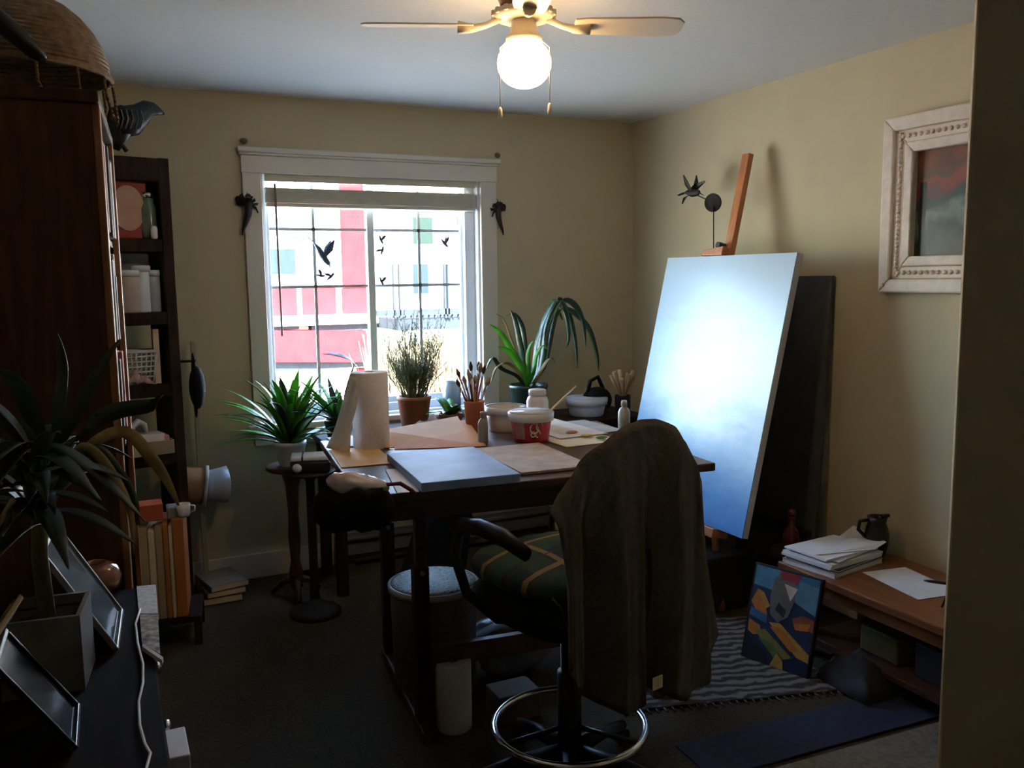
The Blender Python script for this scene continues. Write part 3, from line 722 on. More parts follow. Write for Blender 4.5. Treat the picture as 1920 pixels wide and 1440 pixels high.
for k, (off, z, r_) in enumerate(((.16, .072, .019), (.42, .082, .016), (.10, .045, .010), (.36, .045, .012))):
    a = va+off; rr = .082+(.104-.082)*z/.135+.0012
    MB().tube([V((rr*math.cos(a+q[0]/rr), rr*math.sin(a+q[0]/rr), z+q[1])) for q in [(r_*math.cos(x), r_*1.25*math.sin(x)) for x in [2*PI*i/16 for i in range(13 if k % 2 else 16)]]], .0030, 5, close=not k % 2).build('white_print', WHITE, t)
pn = MB(); vs = []
for j in range(2):
    for i in range(9):
        a = va-.95+.62*i/8; z = (.02, .105)[j]; rr = .082+.022*z/.135+.0008; vs.append((rr*math.cos(a), rr*math.sin(a), z))
pn.add(vs, [(i, i+1, i+10, i+9) for i in range(8)]).build('pale_label', PINKC, t, solid=.0006)
tub(948, 806, .085, .102, .12, mat('cream_tub', (.66, .58, .46), .45), 'cream plastic tub behind the red yogurt tub')
tub(1100, 778, .095, .112, .095, mat('icecream_tub', (.60, .68, .82), .3), 'low pale blue ice cream tub with lid near the window', lid=CLEARP, z=.76)
# white jar
p = PZ(1008, 800, DZ)
jr = thing('white_jar', 'white plastic gesso jar behind the tubs', 'jar', p); jr.scale = (SD,)*3
MB().lathe([(.055, 0), (.057, .006), (.057, .135), (.050, .155), (.042, .162), (.042, .168)], n=28).build('jar_body', WHITE, jr)
MB().lathe([(.046, .166), (.046, .192), (.042, .196), (.001, .196)], n=28).build('lid', WHITE, jr)
a = va
vs = []
for j in range(2):
    for i in range(7):
        an = va+.15+.5*i/6; vs.append((.0576*math.cos(an), .0576*math.sin(an), (.05, .075)[j]))
MB().add(vs, [(i, i+1, i+8, i+7) for i in range(6)]).build('grey_label', GREY, jr, solid=.0005)
# leaning brush in tub
a_, b_ = PZ(1030, 815, DZ), None
br = thing('long_brush', 'long pale brush leaning out of the red tub', 'brush', PD(1030, 772, 3.42))
d = PD(1080, 724, 3.55)-PD(1030, 772, 3.42)
MB().tube([-d*.25, d*.5, d], [.004, .005, .002], 8).build('handle', CREAM, br)
MB().tube([-d*.30, -d*.24], .0055, 8).build('ferrule', SILVER, br)
# papers at the right of the desk
for k, (q, z, m_, lab) in enumerate(((((1062, 838), (1168, 826), (1040, 792)), .004, CREAM, 'cream paper palette sheet at the right of the desk'),
                                     (((1050, 822), (1140, 812), (1040, 780)), .009, mat('paper_warm', (.66, .60, .50), .7), 'warm white sheet on top of the cream palette sheet'),
                                     (((1120, 812), (1172, 806), (1102, 786)), .006, mat('paper_grey', (.40, .38, .35), .7), 'grey scrap of paper behind the pale bottle'))):
    slab(rect(q, DZ+z), .003, 'palette_sheet', m_, .0005, lab, 'paper')
for k, (x, y, m_, cn) in enumerate(((1100, 818, mat('paint_y', (.62, .42, .08), .3), 'yellow'), (1128, 822, mat('paint_g', (.12, .25, .06), .3), 'green'), (1072, 812, mat('paint_o', (.60, .25, .10), .3), 'orange'))):
    p = PZ(x, y, DZ+.009)
    tag(center(MB().ball(p+V((0, 0, .004)), .022, 12, 8, sc=(1.2, .8, .25)).build('paint_blob', m_), p), 'smear of %s paint on the palette paper' % cn, 'paint')
# crumpled rag behind folders
p = PZ(812, 812, DZ)
rg = MB(); N = 16; vs = []
for j in range(N+1):
    for i in range(N+1):
        x, y = (i/N-.5), (j/N-.5); rr = math.hypot(x, y)
        vs.append((x*.26, y*.18, max(.003, .075*(1-rr*1.7)*(1+.5*math.sin(i*1.3+j*.7)*math.cos(j*1.1)))))
rg.add(vs, [(j*(N+1)+i, j*(N+1)+i+1, (j+1)*(N+1)+i+1, (j+1)*(N+1)+i) for j in range(N) for i in range(N)], 0, True)
o = rg.build('crumpled_rag', mat('rag', (.50, .50, .56), .9, var=.2), None, solid=.003); o.location = (p.x, p.y+.02, DZ+.002); o.scale = (SD,)*3; tag(o, 'crumpled greyish white rag behind the manila folder', 'rag')
# eyeglasses/cord: thin black pen
p0_, p1_ = PZ(668, 822, DZ+.02), PZ(690, 834, DZ+.006)
tag(center(MB().tube([p0_, p1_], [.003, .004], 6).build('black_pen', BLACK), p0_), 'thin black pen beside the paper towel roll', 'pen')

# things beyond the desk by the canvas: dark bag and tan toy
p = V((2.50, 4.16, .76))
bg_ = thing('dark_bag', 'dark slumped bag on the window table near the canvas', 'bag', p)
MB().ball((0, 0, .075), .09, 18, 12, sc=(1.0, .8, .88)).build('bag_body', BLACKF, bg_)
MB().tube([(-.06, 0, .12), (-.05, -.01, .19), (.0, -.01, .21), (.04, 0, .14)], .012, 8).build('bag_strap', BLACKF, bg_)
MB().ball((.0, -.06, .03), .03, 10, 8, sc=(1.3, .5, .7)).build('red_tag', MAROON, bg_)
p = V((2.645, 4.12, .76))
ty = thing('straw_bundle', 'tan bundle of dried stalks in a small dark pot behind the canvas', 'dried stalks', p)
MB().lathe([(.035, 0), (.045, .03), (.045, .10), (.04, .10), (.03, .02), (.001, .01)], n=16).build('pot', NAVY, ty)
for k in range(9):
    a = 2*PI*k/9
    MB().tube([(0, 0, .03), (.02*math.cos(a), .02*math.sin(a), .12), (.07*math.cos(a), .05*math.sin(a), .20+.02*(k % 3))], [.006, .008, .014], 6).build('stalk', TAN, ty)

# ================================================================== PLANTS
def blade_leaf(root, base, az, length, rise, droop, wmax, m_, n=9, name='leaf', rnd_=random):
    pts = []; wd = []
    for i in range(n+1):
        t = i/n
        h = length*(t*math.cos(rise) + droop*.55*t*t); z = length*(t*math.sin(rise) - droop*t*t*.95)
        pts.append(V(base)+V((h*math.cos(az), h*math.sin(az), z)))
        wd.append(wmax*max(.06, math.sin(PI*min(1, .12+t*.88))**.8))
    return MB().leaf(pts, wd, .0012).build(name, m_, root)
def pot(t, r, h, m_, soil=True, r0=.75):
    MB().lathe([(r*r0, 0), (r*(r0+.03), .005), (r, h-.02), (r*1.05, h-.018), (r*1.05, h), (r*.93, h), (r*.9, h-.03)], n=28, cap=False).build('pot', m_, t)
    MB().lathe([(.001, h-.022), (r*.91, h-.022)], n=24, cap=False).build('soil', SOIL, t)
    MB().lathe([(.001, .002), (r*r0, .002)], n=24, cap=False).build('pot_base', m_, t)

# round stand with leafy plant in white pot
SZ = .655
sp_ = PZ(546, 871, SZ)
st = thing('round_plant_stand', 'small round wooden pedestal stand under the leafy potted plant', 'stand', (sp_.x, sp_.y, 0))
MB().lathe([(.001, SZ-.026), (.105, SZ-.026), (.120, SZ-.018), (.120, SZ-.006), (.112, SZ), (.001, SZ)], n=32).build('stand_top', REDW, st)
MB().lathe([(.03, .05), (.034, .12), (.022, .18), (.030, .30), (.024, .42), (.032, .55), (.05, .62), (.05, SZ-.026)], n=20).build('pedestal', REDW, st)
for k in range(3):
    a = 2*PI*k/3+.4
    MB().tube([(.02*math.cos(a), .02*math.sin(a), .09), (.08*math.cos(a), .08*math.sin(a), .06), (.13*math.cos(a), .13*math.sin(a), .012)], [.018, .014, .012], 8).build('foot', REDW, st)
pl = thing('leafy_potted_plant', 'bushy bright green plant in a white pot left of the window', 'potted plant', (sp_.x, sp_.y, SZ))
pot(pl, .072, .115, WHITE)
r1 = random.Random(11)
for k in range(66):
    az = r1.uniform(0, 2*PI); rise = R(r1.choice((32, 48, 60, 72, 80, 85))+r1.uniform(-7, 7))
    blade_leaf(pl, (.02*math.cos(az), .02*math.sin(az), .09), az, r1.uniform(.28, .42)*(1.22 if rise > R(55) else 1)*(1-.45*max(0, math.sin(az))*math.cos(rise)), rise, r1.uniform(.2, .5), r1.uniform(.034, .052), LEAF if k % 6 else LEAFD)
# second plant in dark pot on window table behind the notepad
pl2 = thing('small_dark_pot_plant', 'green broad leaved plant in a dark pot beside the paper towel roll', 'potted plant', (1.01, 4.10, .76))
pot(pl2, .068, .10, BLACK)
for k in range(40):
    az = r1.uniform(0, 2*PI); rise = R(r1.uniform(25, 80))
    blade_leaf(pl2, (.015*math.cos(az), .015*math.sin(az), .08), az, r1.uniform(.20, .36)*(1-.25*max(0, math.sin(az))), rise, r1.uniform(.1, .4), r1.uniform(.030, .046), LEAF if k % 3 else LEAFD)
# the single long leaf rising before the window
lfb = V((0.06, 0, .09)); e1 = PY(640, 668, 4.15)-V((1.01, 4.10, .76)); e2 = PY(604, 664, 4.15)-V((1.01, 4.10, .76)); e0 = PY(672, 690, 4.15)-V((1.01, 4.10, .76))
MB().leaf([lfb, lfb.lerp(e0, .6)+V((.03, 0, .02)), e0, e0.lerp(e1, .5)+V((0, 0, .012)), e1, e1.lerp(e2, .6)+V((0, 0, .004)), e2], [.004, .005, .010, .024, .034, .022, .004], side=V((0, 1, .6))).build('leaf', LEAFD, pl2)

# wispy grass plant in front of the right sash
gp = V((PY(775, 700, 4.22).x, 4.22, .76))
gr = thing('wispy_herb_plant', 'wispy rosemary like plant in a reddish pot before the window', 'potted plant', gp)
pot(gr, .085, .17, TERRA)
stx = MB(); r2 = random.Random(21)
for k in range(95):
    a = r2.uniform(0, 2*PI); rr = r2.uniform(0, .06); sp2 = r2.uniform(.02, .20); h = r2.uniform(.20, .56) * (1-.25*sp2/.17)
    b = V((rr*math.cos(a), rr*math.sin(a), .15)); e = V((sp2*math.cos(a)+rr*math.cos(a), .7*sp2*math.sin(a)+rr*math.sin(a), .15+h))
    w1 = V((r2.uniform(-.03, .03), r2.uniform(-.02, .02), 0))
    m_ = b.lerp(e, .5)+w1; e = e+V((r2.uniform(-.03, .03), r2.uniform(-.02, .02), 0))
    stx.tube([b, b.lerp(m_, .5)-w1*.2, m_, m_.lerp(e, .5)+w1*.3, e], [.0022, .002, .0016, .0012, .0008], 4)
    tw = [(b, m_, e)]
    for q in range(3):
        s0 = b.lerp(m_, .5+.4*q/3) if q < 2 else m_.lerp(e, .3); s1 = s0+V((r2.uniform(-.05, .05), r2.uniform(-.035, .035), r2.uniform(.05, .10)))
        stx.tube([s0, s0.lerp(s1, .5)+w1*.15, s1], [.0013, .0011, .0006], 4); tw.append((s0, s0.lerp(s1, .5), s1))
    for (b2, m2_, e2) in tw:
      for q in range(11):
        t = .12+.88*q/11; pnt = b2.lerp(m2_, t*2) if t < .5 else m2_.lerp(e2, t*2-1); aa = r2.uniform(0, 2*PI)
        ln = r2.uniform(.014, .026)
        stx.leaf([pnt, pnt+V((ln*.6*math.cos(aa), ln*.6*math.sin(aa), ln*.4)), pnt+V((ln*math.cos(aa), ln*math.sin(aa), ln*.6))], [.0022, .0034, .0006], .0006)
HERB = mat('herb_green', (.16, .18, .075), .6, var=.4, scale=30)
go_ = stx.build('sprigs', HERB, gr); go_['kind'] = 'stuff'

# arching plant in dark green pot
dp = V((PY(990, 720, 4.24).x, 4.24, .76))
dr = thing('arching_leaf_plant', 'dark arching strap leaved plant in a green pot right of the window', 'potted plant', dp)
pot(dr, .105, .185, mat('pot_green', (.03, .06, .045), .25, var=.2))
def arc(root, pix, Yv, w0, m_, name='leaf', base=(0, 0, .17)):
    pts = [V(base)] + [PY(x, y, Yv+i*0)-V(root.location) for i, (x, y) in enumerate(pix)]
    # smooth the polyline
    out = []
    for i in range(len(pts)-1):
        p0 = pts[max(i-1, 0)]; p1 = pts[i]; p2 = pts[i+1]; p3 = pts[min(i+2, len(pts)-1)]
        for s_ in range(4):
            t = s_/4
            out.append(.5*((2*p1)+(-p0+p2)*t+(2*p0-5*p1+4*p2-p3)*t*t+(-p0+3*p1-3*p2+p3)*t**3))
    out.append(pts[-1]); n = len(out)
    MB().leaf(out, [w0*max(.10, math.sin(PI*(.10+.88*i/(n-1)))**.7) for i in range(n)], .0014, side=V((.55, -.6, .35))).build(name, m_, root)
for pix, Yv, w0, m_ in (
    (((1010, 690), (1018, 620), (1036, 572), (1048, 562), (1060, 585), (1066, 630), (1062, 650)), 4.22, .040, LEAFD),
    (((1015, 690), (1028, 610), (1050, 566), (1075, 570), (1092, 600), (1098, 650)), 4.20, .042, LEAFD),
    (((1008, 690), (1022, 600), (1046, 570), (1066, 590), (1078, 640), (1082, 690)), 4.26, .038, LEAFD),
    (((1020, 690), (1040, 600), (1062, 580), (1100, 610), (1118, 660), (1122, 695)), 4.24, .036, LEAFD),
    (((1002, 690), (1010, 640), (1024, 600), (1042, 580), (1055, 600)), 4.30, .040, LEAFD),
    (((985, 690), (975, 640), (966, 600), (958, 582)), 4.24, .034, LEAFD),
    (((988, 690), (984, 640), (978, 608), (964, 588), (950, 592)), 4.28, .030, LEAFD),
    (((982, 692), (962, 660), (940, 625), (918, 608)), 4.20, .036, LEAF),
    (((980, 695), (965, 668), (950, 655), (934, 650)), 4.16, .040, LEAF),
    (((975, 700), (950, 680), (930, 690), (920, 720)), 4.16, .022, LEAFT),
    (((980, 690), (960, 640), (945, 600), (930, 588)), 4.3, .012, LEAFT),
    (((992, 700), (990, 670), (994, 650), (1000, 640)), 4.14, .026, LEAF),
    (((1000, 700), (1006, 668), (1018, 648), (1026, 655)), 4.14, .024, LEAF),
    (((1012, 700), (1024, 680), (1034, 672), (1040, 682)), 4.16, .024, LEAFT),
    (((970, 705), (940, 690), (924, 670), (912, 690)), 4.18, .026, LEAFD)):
    arc(dr, pix, Yv, w0, m_, base=(r1.uniform(-.03, .03), r1.uniform(-.03, .03), .16))
# low foliage clump around cup
pl3 = thing('low_green_plant', 'low broad leaved green plant beside the terracotta brush cup', 'potted plant', (PY(845, 760, 4.12).x, 4.12, .76))
pot(pl3, .06, .08, TERRA)
for k in range(16):
    az = r1.uniform(0, 2*PI); blade_leaf(pl3, (.01*math.cos(az), .01*math.sin(az), .06), az, r1.uniform(.12, .19), R(r1.uniform(20, 65)), r1.uniform(.3, .6), .045, LEAF if k % 2 else LEAFD)
# glass tray things on sill
p = V((PY(842, 735, 4.40).x, 4.36, .76))
gj = thing('sill_glass_jar', 'clear bluish glass jar near the window between the plants', 'jar', p)
MB().lathe([(.045, 0), (.05, .01), (.05, .17), (.038, .20), (.038, .215), (.034, .215), (.034, .2), (.046, .17), (.044, .012), (.001, .01)], n=24).build('jar_body', mat('blue_glass', (.45, .55, .62), .08, var=.05, trans=.6), gj)

# ================================================================== BLACK PEDESTAL STAND + THINGS
bp_ = PZ(592, 1150, 0)
TZ = PY(592, 880, bp_.y).z
bs = thing('black_pedestal_stand', 'black iron pedestal stand with round base beside the desk', 'stand', (bp_.x, bp_.y, 0))
MB().lathe([(.118, 0), (.118, .012), (.10, .03), (.05, .05), (.025, .075)], n=32).build('round_base', IRON, bs)
MB().lathe([(.024, .07), (.020, .12), (.020, TZ-.05), (.03, TZ-.03), (.05, TZ-.014)], n=18).build('pole', IRON, bs)
MB().lathe([(.05, TZ-.014), (.115, TZ-.014), (.118, TZ-.004), (.112, TZ), (.001, TZ)], n=32).build('tray_top', IRON, bs)
c_ = V((bp_.x, bp_.y, TZ))
ph = thing('white_radio', 'small white and black radio on the black pedestal stand', 'radio', c_+V((0, -.01, .0)), R(-14)); ph.scale = (1.2,)*3
MB().bb((-.07, -.055, 0), (.075, .055, .045)).build('radio_base', BLACK, ph, .008)
MB().bb((-.068, -.05, .045), (.072, .052, .062)).build('white_cover', PAPER, ph, .006)
MB().bb((-.028, -.053, .046), (-.022, .053, .064)).build('dark_seam', BLACK, ph)
MB().lathe([(.016, 0), (.018, .004), (.010, .010), (.001, .011)], (-.045, -.056, .022), 16, (0, -1, 0)).build('knob', CLEARP, ph)
# black bag hooked on the desk edge
bp2 = PD(664, 905, 2.52)
hb_ = thing('black_shoulder_bag', 'black bag with shiny pale flap and maroon tassel hanging at the desk corner', 'bag', (bp2.x, bp2.y, .80), R(-10)); hb_.scale = (.86, .86, .80)
MB().lathe([(.001, 0), (.085, .0), (.115, .02), (.128, .05), (.132, .09), (.125, .13), (.11, .16), (.08, .18), (.04, .19), (.001, .192)], n=36, sx=1, sy=.62).build('bag_body', BLACKF, hb_, crumple=(.06, .07))
MB().ball((.012, .0, .170), .105, 30, 18, sc=(1.0, .66, .36), rot=Matrix.Rotation(R(10), 3, 'Y')).build('flap', mat('satin_flap', (.66, .58, .61), .22, var=.25, scale=8), hb_, crumple=(.055, .05))
MB().tube([(.10, -.03, .17), (.15, -.05, .175), (.185, -.06, .15), (.19, -.06, .135)], [.006, .008, .008, .014], 8).build('tassel', MAROON, hb_)
MB().tube([(-.10, .03, .16), (-.04, .06, .19), (.07, .085, .16), (.12, .085, .13)], .004, 6).build('strap', BLACKF, hb_)

# ================================================================== UNDER THE DESK
hp_ = V((PZ(812, 1200, .25).x, 0, 0)); hc = V((1.05, 3.12, 0)); HH = .50
hc = V((PZ(812, 1210, .22).x, 2.93, 0)); hc.x = PY(812, 1085, 2.93).x; HH = PY(812, 1085, 2.93).z
hm = thing('laundry_hamper', 'brown round hamper with speckled cream lid under the desk', 'hamper', (hc.x, hc.y, 0))
HR = .160
hprof = [(HR*.93, 0), (HR*.95, .01), (HR, HH-.03), (HR*.97, HH-.03)]
MB().lathe(hprof, n=36).build('hamper_body', mat('hamper_brown', (.058, .036, .026), .7, var=.3, scale=60), hm)
lidm = mat('speckled_lid', (.30, .28, .2), .6, var=.05)
nt_, b_, L_ = nodes(lidm)
vo = nt_.nodes.new('ShaderNodeTexVoronoi'); vo.inputs['Scale'].default_value = 70; tc_ = nt_.nodes.new('ShaderNodeTexCoord')
r_ = nt_.nodes.new('ShaderNodeValToRGB'); r_.color_ramp.elements[0].color = (.05, .05, .03, 1); r_.color_ramp.elements[1].color = (.26, .25, .17, 1); r_.color_ramp.elements[0].position = .28; r_.color_ramp.elements[1].position = .40
L_(tc_.outputs['Object'], vo.inputs['Vector']); L_(vo.outputs['Distance'], r_.inputs[0]); L_(r_.outputs[0], b_.inputs['Base Color'])
MB().lathe([(HR*.97, HH-.03), (HR*1.0, HH-.012), (HR*.9, HH-.002), (.001, HH+.002)], n=36).build('speckled_lid', lidm, hm)
MB().lathe([(HR*.99, HH-.03), (HR*1.05, HH-.03), (HR*1.05, HH-.010), (HR*.99, HH-.008)], n=36, cap=False).build('lid_rim', mat('lid_rim', (.40, .38, .32), .4), hm)
p = PZ(860, 1372, 0)
tf = thing('spare_towel_roll', 'spare paper towel roll standing on the floor by the desk leg', 'paper towel', (p.x, p.y+.04, 0))
MB().lathe([(.019, 0), (.060, 0), (.062, .004), (.062, .236), (.059, .24), (.021, .24), (.019, .20)], n=28, cap=False).build('towel_roll', PAPERP, tf)
MB().lathe([(.0205, .01), (.0205, .241), (.018, .241), (.018, .01)], n=18, cap=False).build('cardboard_core', TAN, tf)
p = PZ(985, 1300, 0)
bgm = MB(); N = 18; vs = []
for j in range(N//2+1):
    t = PI*j/(N//2)
    for k in range(N):
        a = 2*PI*k/N; q = 1+.18*math.sin(3*a+j)+.12*math.sin(5*a-j*1.7)
        vs.append((.15*math.sin(t)*math.cos(a)*q, .12*math.sin(t)*math.sin(a)*q, .12-.12*math.cos(t)*(1 if t > PI/2 else 1)))
bgm.add(vs, [(j*N+k, j*N+(k+1) % N, (j+1)*N+(k+1) % N, (j+1)*N+k) for j in range(N//2) for k in range(N)], 0, True)
o = bgm.build('plastic_carrier_bag', mat('carrier', (.16, .16, .17), .3, var=.3, scale=10, bump=.4)); o.location = (p.x+.02, p.y+.18, 0); tag(o, 'crumpled grey plastic carrier bag on the floor under the desk', 'bag')
p = PZ(1000, 1340, 0)
tag(center(MB().bb((p.x-.14, p.y-.02, .0), (p.x+.02, p.y+.10, .10)).build('brown_parcel', mat('parcel', (.10, .07, .045), .8), None, .004), (p.x, p.y, 0)), 'brown parcel on the floor behind the chair ring', 'parcel')
# black case leaning under the desk at left
c0 = PD(770, 1010, 3.6)
o = thing('black_case', 'black slanted instrument case under the left of the desk', 'case', (1.32, 3.62, 0), R(12))
MB().prism([(-.20, 0, 0), (.14, 0, 0), (.22, 0, .42), (.10, 0, .56), (-.02, 0, .42)], (0, .14, 0)).build('case_body', BLACKF, o, .02, 3)
MB().tube([(.06, -.012, .44), (.08, -.035, .49), (.12, -.035, .50), (.14, -.012, .47)], .009, 8).build('handle', BLACK, o)

# baseboard heater
h0, h1 = PY(628, 1030, YB-.02), 1.95
ht_ = thing('baseboard_heater', 'long dark grey baseboard heater under the window', 'heater', (h0.x, YB-.10, 0))
HM = mat('heater_grey', (.15, .14, .12), .5, .2)
MB().bb((0, 0, .04), (1.3, .082, .17)).build('heater_body', HM, ht_, .008)
MB().bb((.02, -.006, .055), (1.28, 0, .075)).build('air_slot', BLACK, ht_)
MB().bb((.02, -.006, .14), (1.28, 0, .152)).build('air_slot', BLACK, ht_)
for x in (.05, 1.2): MB().bb((x, .02, 0), (x+.04, .07, .04)).build('foot', HM, ht_)

# ================================================================== CHAIR
Cc = PZ(1068, 1358, .19); Cc = V((Cc.x, Cc.y, 0))
Fd = V((-.22, .975, 0)).normalized(); cang = math.atan2(Fd.y, Fd.x)-PI/2
ch = thing('drafting_chair', 'black swivel drafting chair with chrome foot ring and armrests', 'chair', Cc, cang)
MB().lathe([(.036, .10), (.036, .36), (.026, .36), (.026, .56)], n=20).build('column', BLACK, ch)
MB().tube([(.228*math.cos(2*PI*k/48), .228*math.sin(2*PI*k/48), .19) for k in range(48)], .0115, 10, close=True).build('foot_ring', CHROME, ch)
for k in range(3):
    a = 2*PI*k/3+.9
    MB().cyl((.03*math.cos(a), .03*math.sin(a), .19), (.222*math.cos(a), .222*math.sin(a), .19), .008).build('ring_spoke', BLACK, ch)
for k in range(5):
    a = 2*PI*k/5+.2
    lg = MB().tube([(.02*math.cos(a), .02*math.sin(a), .105), (.18*math.cos(a), .18*math.sin(a), .09), (.29*math.cos(a), .29*math.sin(a), .066)], [.028, .022, .016], 8).build('leg', BLACK, ch)
    MB().lathe([(.026, -.012), (.026, .012)], (.29*math.cos(a), .29*math.sin(a), .0265), 16, (-math.sin(a), math.cos(a), 0)).build('caster', BLACK, lg)
sb = MB()
def rbox(mb, hx, hy, z0, z1, e=4, n=32, puff=.02, c=(0, 0)):
    rows = [(.80, z0), (.97, z0+(z1-z0)*.22), (1.0, z0+(z1-z0)*.5), (.96, z1-(z1-z0)*.18), (.80, z1-.0), (.4, z1+puff*.7), (.001, z1+puff)]
    vs = []
    for s_, z in rows:
        for k in range(n):
            a = 2*PI*k/n; ca, sa = math.cos(a), math.sin(a); q = (abs(ca)**e+abs(sa)**e)**(-1/e)
            vs.append((c[0]+hx*s_*q*ca, c[1]+hy*s_*q*sa, z))
    fs = [(i*n+k, i*n+(k+1) % n, (i+1)*n+(k+1) % n, (i+1)*n+k) for i in range(len(rows)-1) for k in range(n)] + [tuple(range(n-1, -1, -1))]
    mb.add(vs, fs, 0, True); return mb
rbox(sb, .25, .25, .55, .64).build('seat', BLACKF, ch)
# backrest
bo = MB(); rows = []
for (z, hw_, yy) in ((.70, .07, -.235), (.76, .11, -.240), (.86, .13, -.245), (.96, .13, -.248), (1.03, .12, -.245), (1.07, .09, -.243), (1.085, .04, -.240)):
    rows.append([(.085+hw_*.85*math.sin(PI*(k/10-.5)), yy+.02*math.cos(PI*(k/10-.5))*-1, z) for k in range(11)] + [(.085+hw_*.85*math.sin(PI*(.5-k/10)), yy+.05, z) for k in range(11)])
n = 22
bo.add([v for r in rows for v in r], [(i*n+k, i*n+(k+1) % n, (i+1)*n+(k+1) % n, (i+1)*n+k) for i in range(len(rows)-1) for k in range(n)] + [tuple(range(n)), tuple((len(rows)-1)*n+k for k in range(n))], 0, True)
bo.build('backrest', BLACKF, ch)
MB().tube([(0, -.10, .545), (0, -.26, .56), (0, -.292, .64), (0, -.29, .80)], [.022, .022, .02, .02], 8, flat=1.6).build('back_bracket', BLACK, ch)
for s_ in (-1, 1):
    ar = MB().tube([(s_*.27, -.14, .81), (s_*.275, -.05, .835), (s_*.275, .06, .84), (s_*.27, .15, .825), (s_*.262, .19, .80)], [.020, .026, .026, .024, .018], 10, flat=.75).build('armrest', BLACK, ch)
    MB().tube([(s_*.262, .185, .80), (s_*.268, .20, .72), (s_*.262, .15, .62), (s_*.22, .06, .56), (s_*.10, 0, .55)], [.016, .016, .016, .016, .016], 8).build('arm_support', BLACK, ar)
# plaid cushion
PL = mat('plaid', (.02, .06, .045), .9, var=.1)
nt_, b_, L_ = nodes(PL)
tc_ = nt_.nodes.new('ShaderNodeTexCoord'); sx_ = nt_.nodes.new('ShaderNodeSeparateXYZ'); L_(tc_.outputs['Object'], sx_.inputs[0])
def stripe(axis, freq, off, wdt):
    a = nt_.nodes.new('ShaderNodeMath'); a.operation = 'MULTIPLY_ADD'; a.inputs[1].default_value = freq; a.inputs[2].default_value = off; L_(sx_.outputs[axis], a.inputs[0])
    f2 = nt_.nodes.new('ShaderNodeMath'); f2.operation = 'FRACT'; L_(a.outputs[0], f2.inputs[0])
    c2 = nt_.nodes.new('ShaderNodeMath'); c2.operation = 'LESS_THAN'; c2.inputs[1].default_value = wdt; L_(f2.outputs[0], c2.inputs[0]); return c2
cur = None
for ax, fq, of, wd, cl_ in ((0, 5.5, .1, .42, (.018, .055, .030)), (1, 5.5, .0, .42, (.018, .062, .034)), (0, 5.5, .62, .10, (.22, .14, .06)), (1, 5.5, .55, .10, (.24, .16, .07)), (1, 11, .3, .06, (.09, .02, .02))):
    st_ = stripe(ax, fq, of, wd); mx = nt_.nodes.new('ShaderNodeMix'); mx.data_type = 'RGBA'
    L_(st_.outputs[0], mx.inputs['Factor']); mx.inputs['B'].default_value = cl_+(1,)
    if cur is None: mx.inputs['A'].default_value = (.012, .03, .035, 1)
    else: L_(cur, mx.inputs['A'])
    cur = mx.outputs['Result']
L_(cur, b_.inputs['Base Color'])
cs = thing('plaid_cushion', 'green plaid seat cushion on the drafting chair', 'cushion', Cc+V((0, 0, .655)), cang)
rbox(MB(), .235, .225, 0, .075, 3.2, puff=.03, c=(-.02, .02)).build('cushion_pad', PL, cs)
for s_ in (-1, 1): MB().tube([(s_*.19-.02, -.17, .03), (s_*.20-.02, -.215, .02), (s_*.19-.02, -.235, -.05)], .004, 6).build('tie', PL, cs)

# coat draped over the back of the chair
bc = Cc - Fd*.275; wv_ = V((Fd.y, -Fd.x, 0))
top_px = [(1040, 962), (1062, 928), (1088, 893), (1118, 856), (1150, 825), (1184, 801), (1216, 790), (1250, 788), (1280, 802), (1302, 832), (1318, 872)]
bot_px = [(1052, 1240), (1076, 1286), (1104, 1308), (1134, 1326), (1164, 1332), (1196, 1326), (1212, 1296), (1240, 1300), (1276, 1308), (1328, 1280), (1374, 1200)]
SUBC = 4
def interp(lst, t):
    t *= len(lst)-1; i = min(int(t), len(lst)-2); f = t-i; return (lst[i][0]*(1-f)+lst[i+1][0]*f, lst[i][1]*(1-f)+lst[i+1][1]*f)
cm = MB(); NC, NR, NB = 72, 30, 14; vs = []
for j in range(-NB, NR+1):
    for i in range(NC+1):
        u = i/NC; tx, ty_ = interp(top_px, u); bx2, by2 = interp(bot_px, u)
        if j >= 0:
            t = j/NR; x = tx+(bx2-tx)*t + (4*math.sin(u*9+3)*t); y = ty_+(by2-ty_)*t
            fold = ((.038*math.sin(u*2*PI*2.7+.3+.4*t))+.020*math.sin(u*2*PI*5.3+1.4+1.0*t)+.007*math.sin(u*2*PI*11+2*t)) * min(1, .18+t*1.6)
            q = PP(x, y, bc-Fd*(.030+.05*t*(1-.35*t)), Fd) - Fd*fold
            if t < .08: q = q + Fd*.030*(1-t/.08)
        else:
            t = -j/NB; q = PP(tx, ty_, bc, Fd)
            q = q + Fd*((.012+.033*min(1, u/.5))*min(1, t*3)+.012+.02*min(1, u/.5)+.004*math.sin(u*20)) + V((0, 0, -(.05+.25*min(1, max(0, (u-.15)/.4)))*t))
        vs.append(q)
W_ = NC+1
cm.add(vs, [(j*W_+i, j*W_+i+1, (j+1)*W_+i+1, (j+1)*W_+i) for j in range(NB+NR) for i in range(NC)], 0, True)
coat = cm.build('draped_coat', COAT, None, solid=.006)
center(coat, bc); tag(coat, 'grey brown coat draped over the back of the chair', 'coat')
lb = PP(1233, 1280, bc-Fd*.09, Fd)
tgl = MB().box((0, 0, 0), (.036, .003, .034), Matrix.Rotation(cang, 3, 'Z')).build('care_label', CREAM, coat); tgl.location = lb-bc

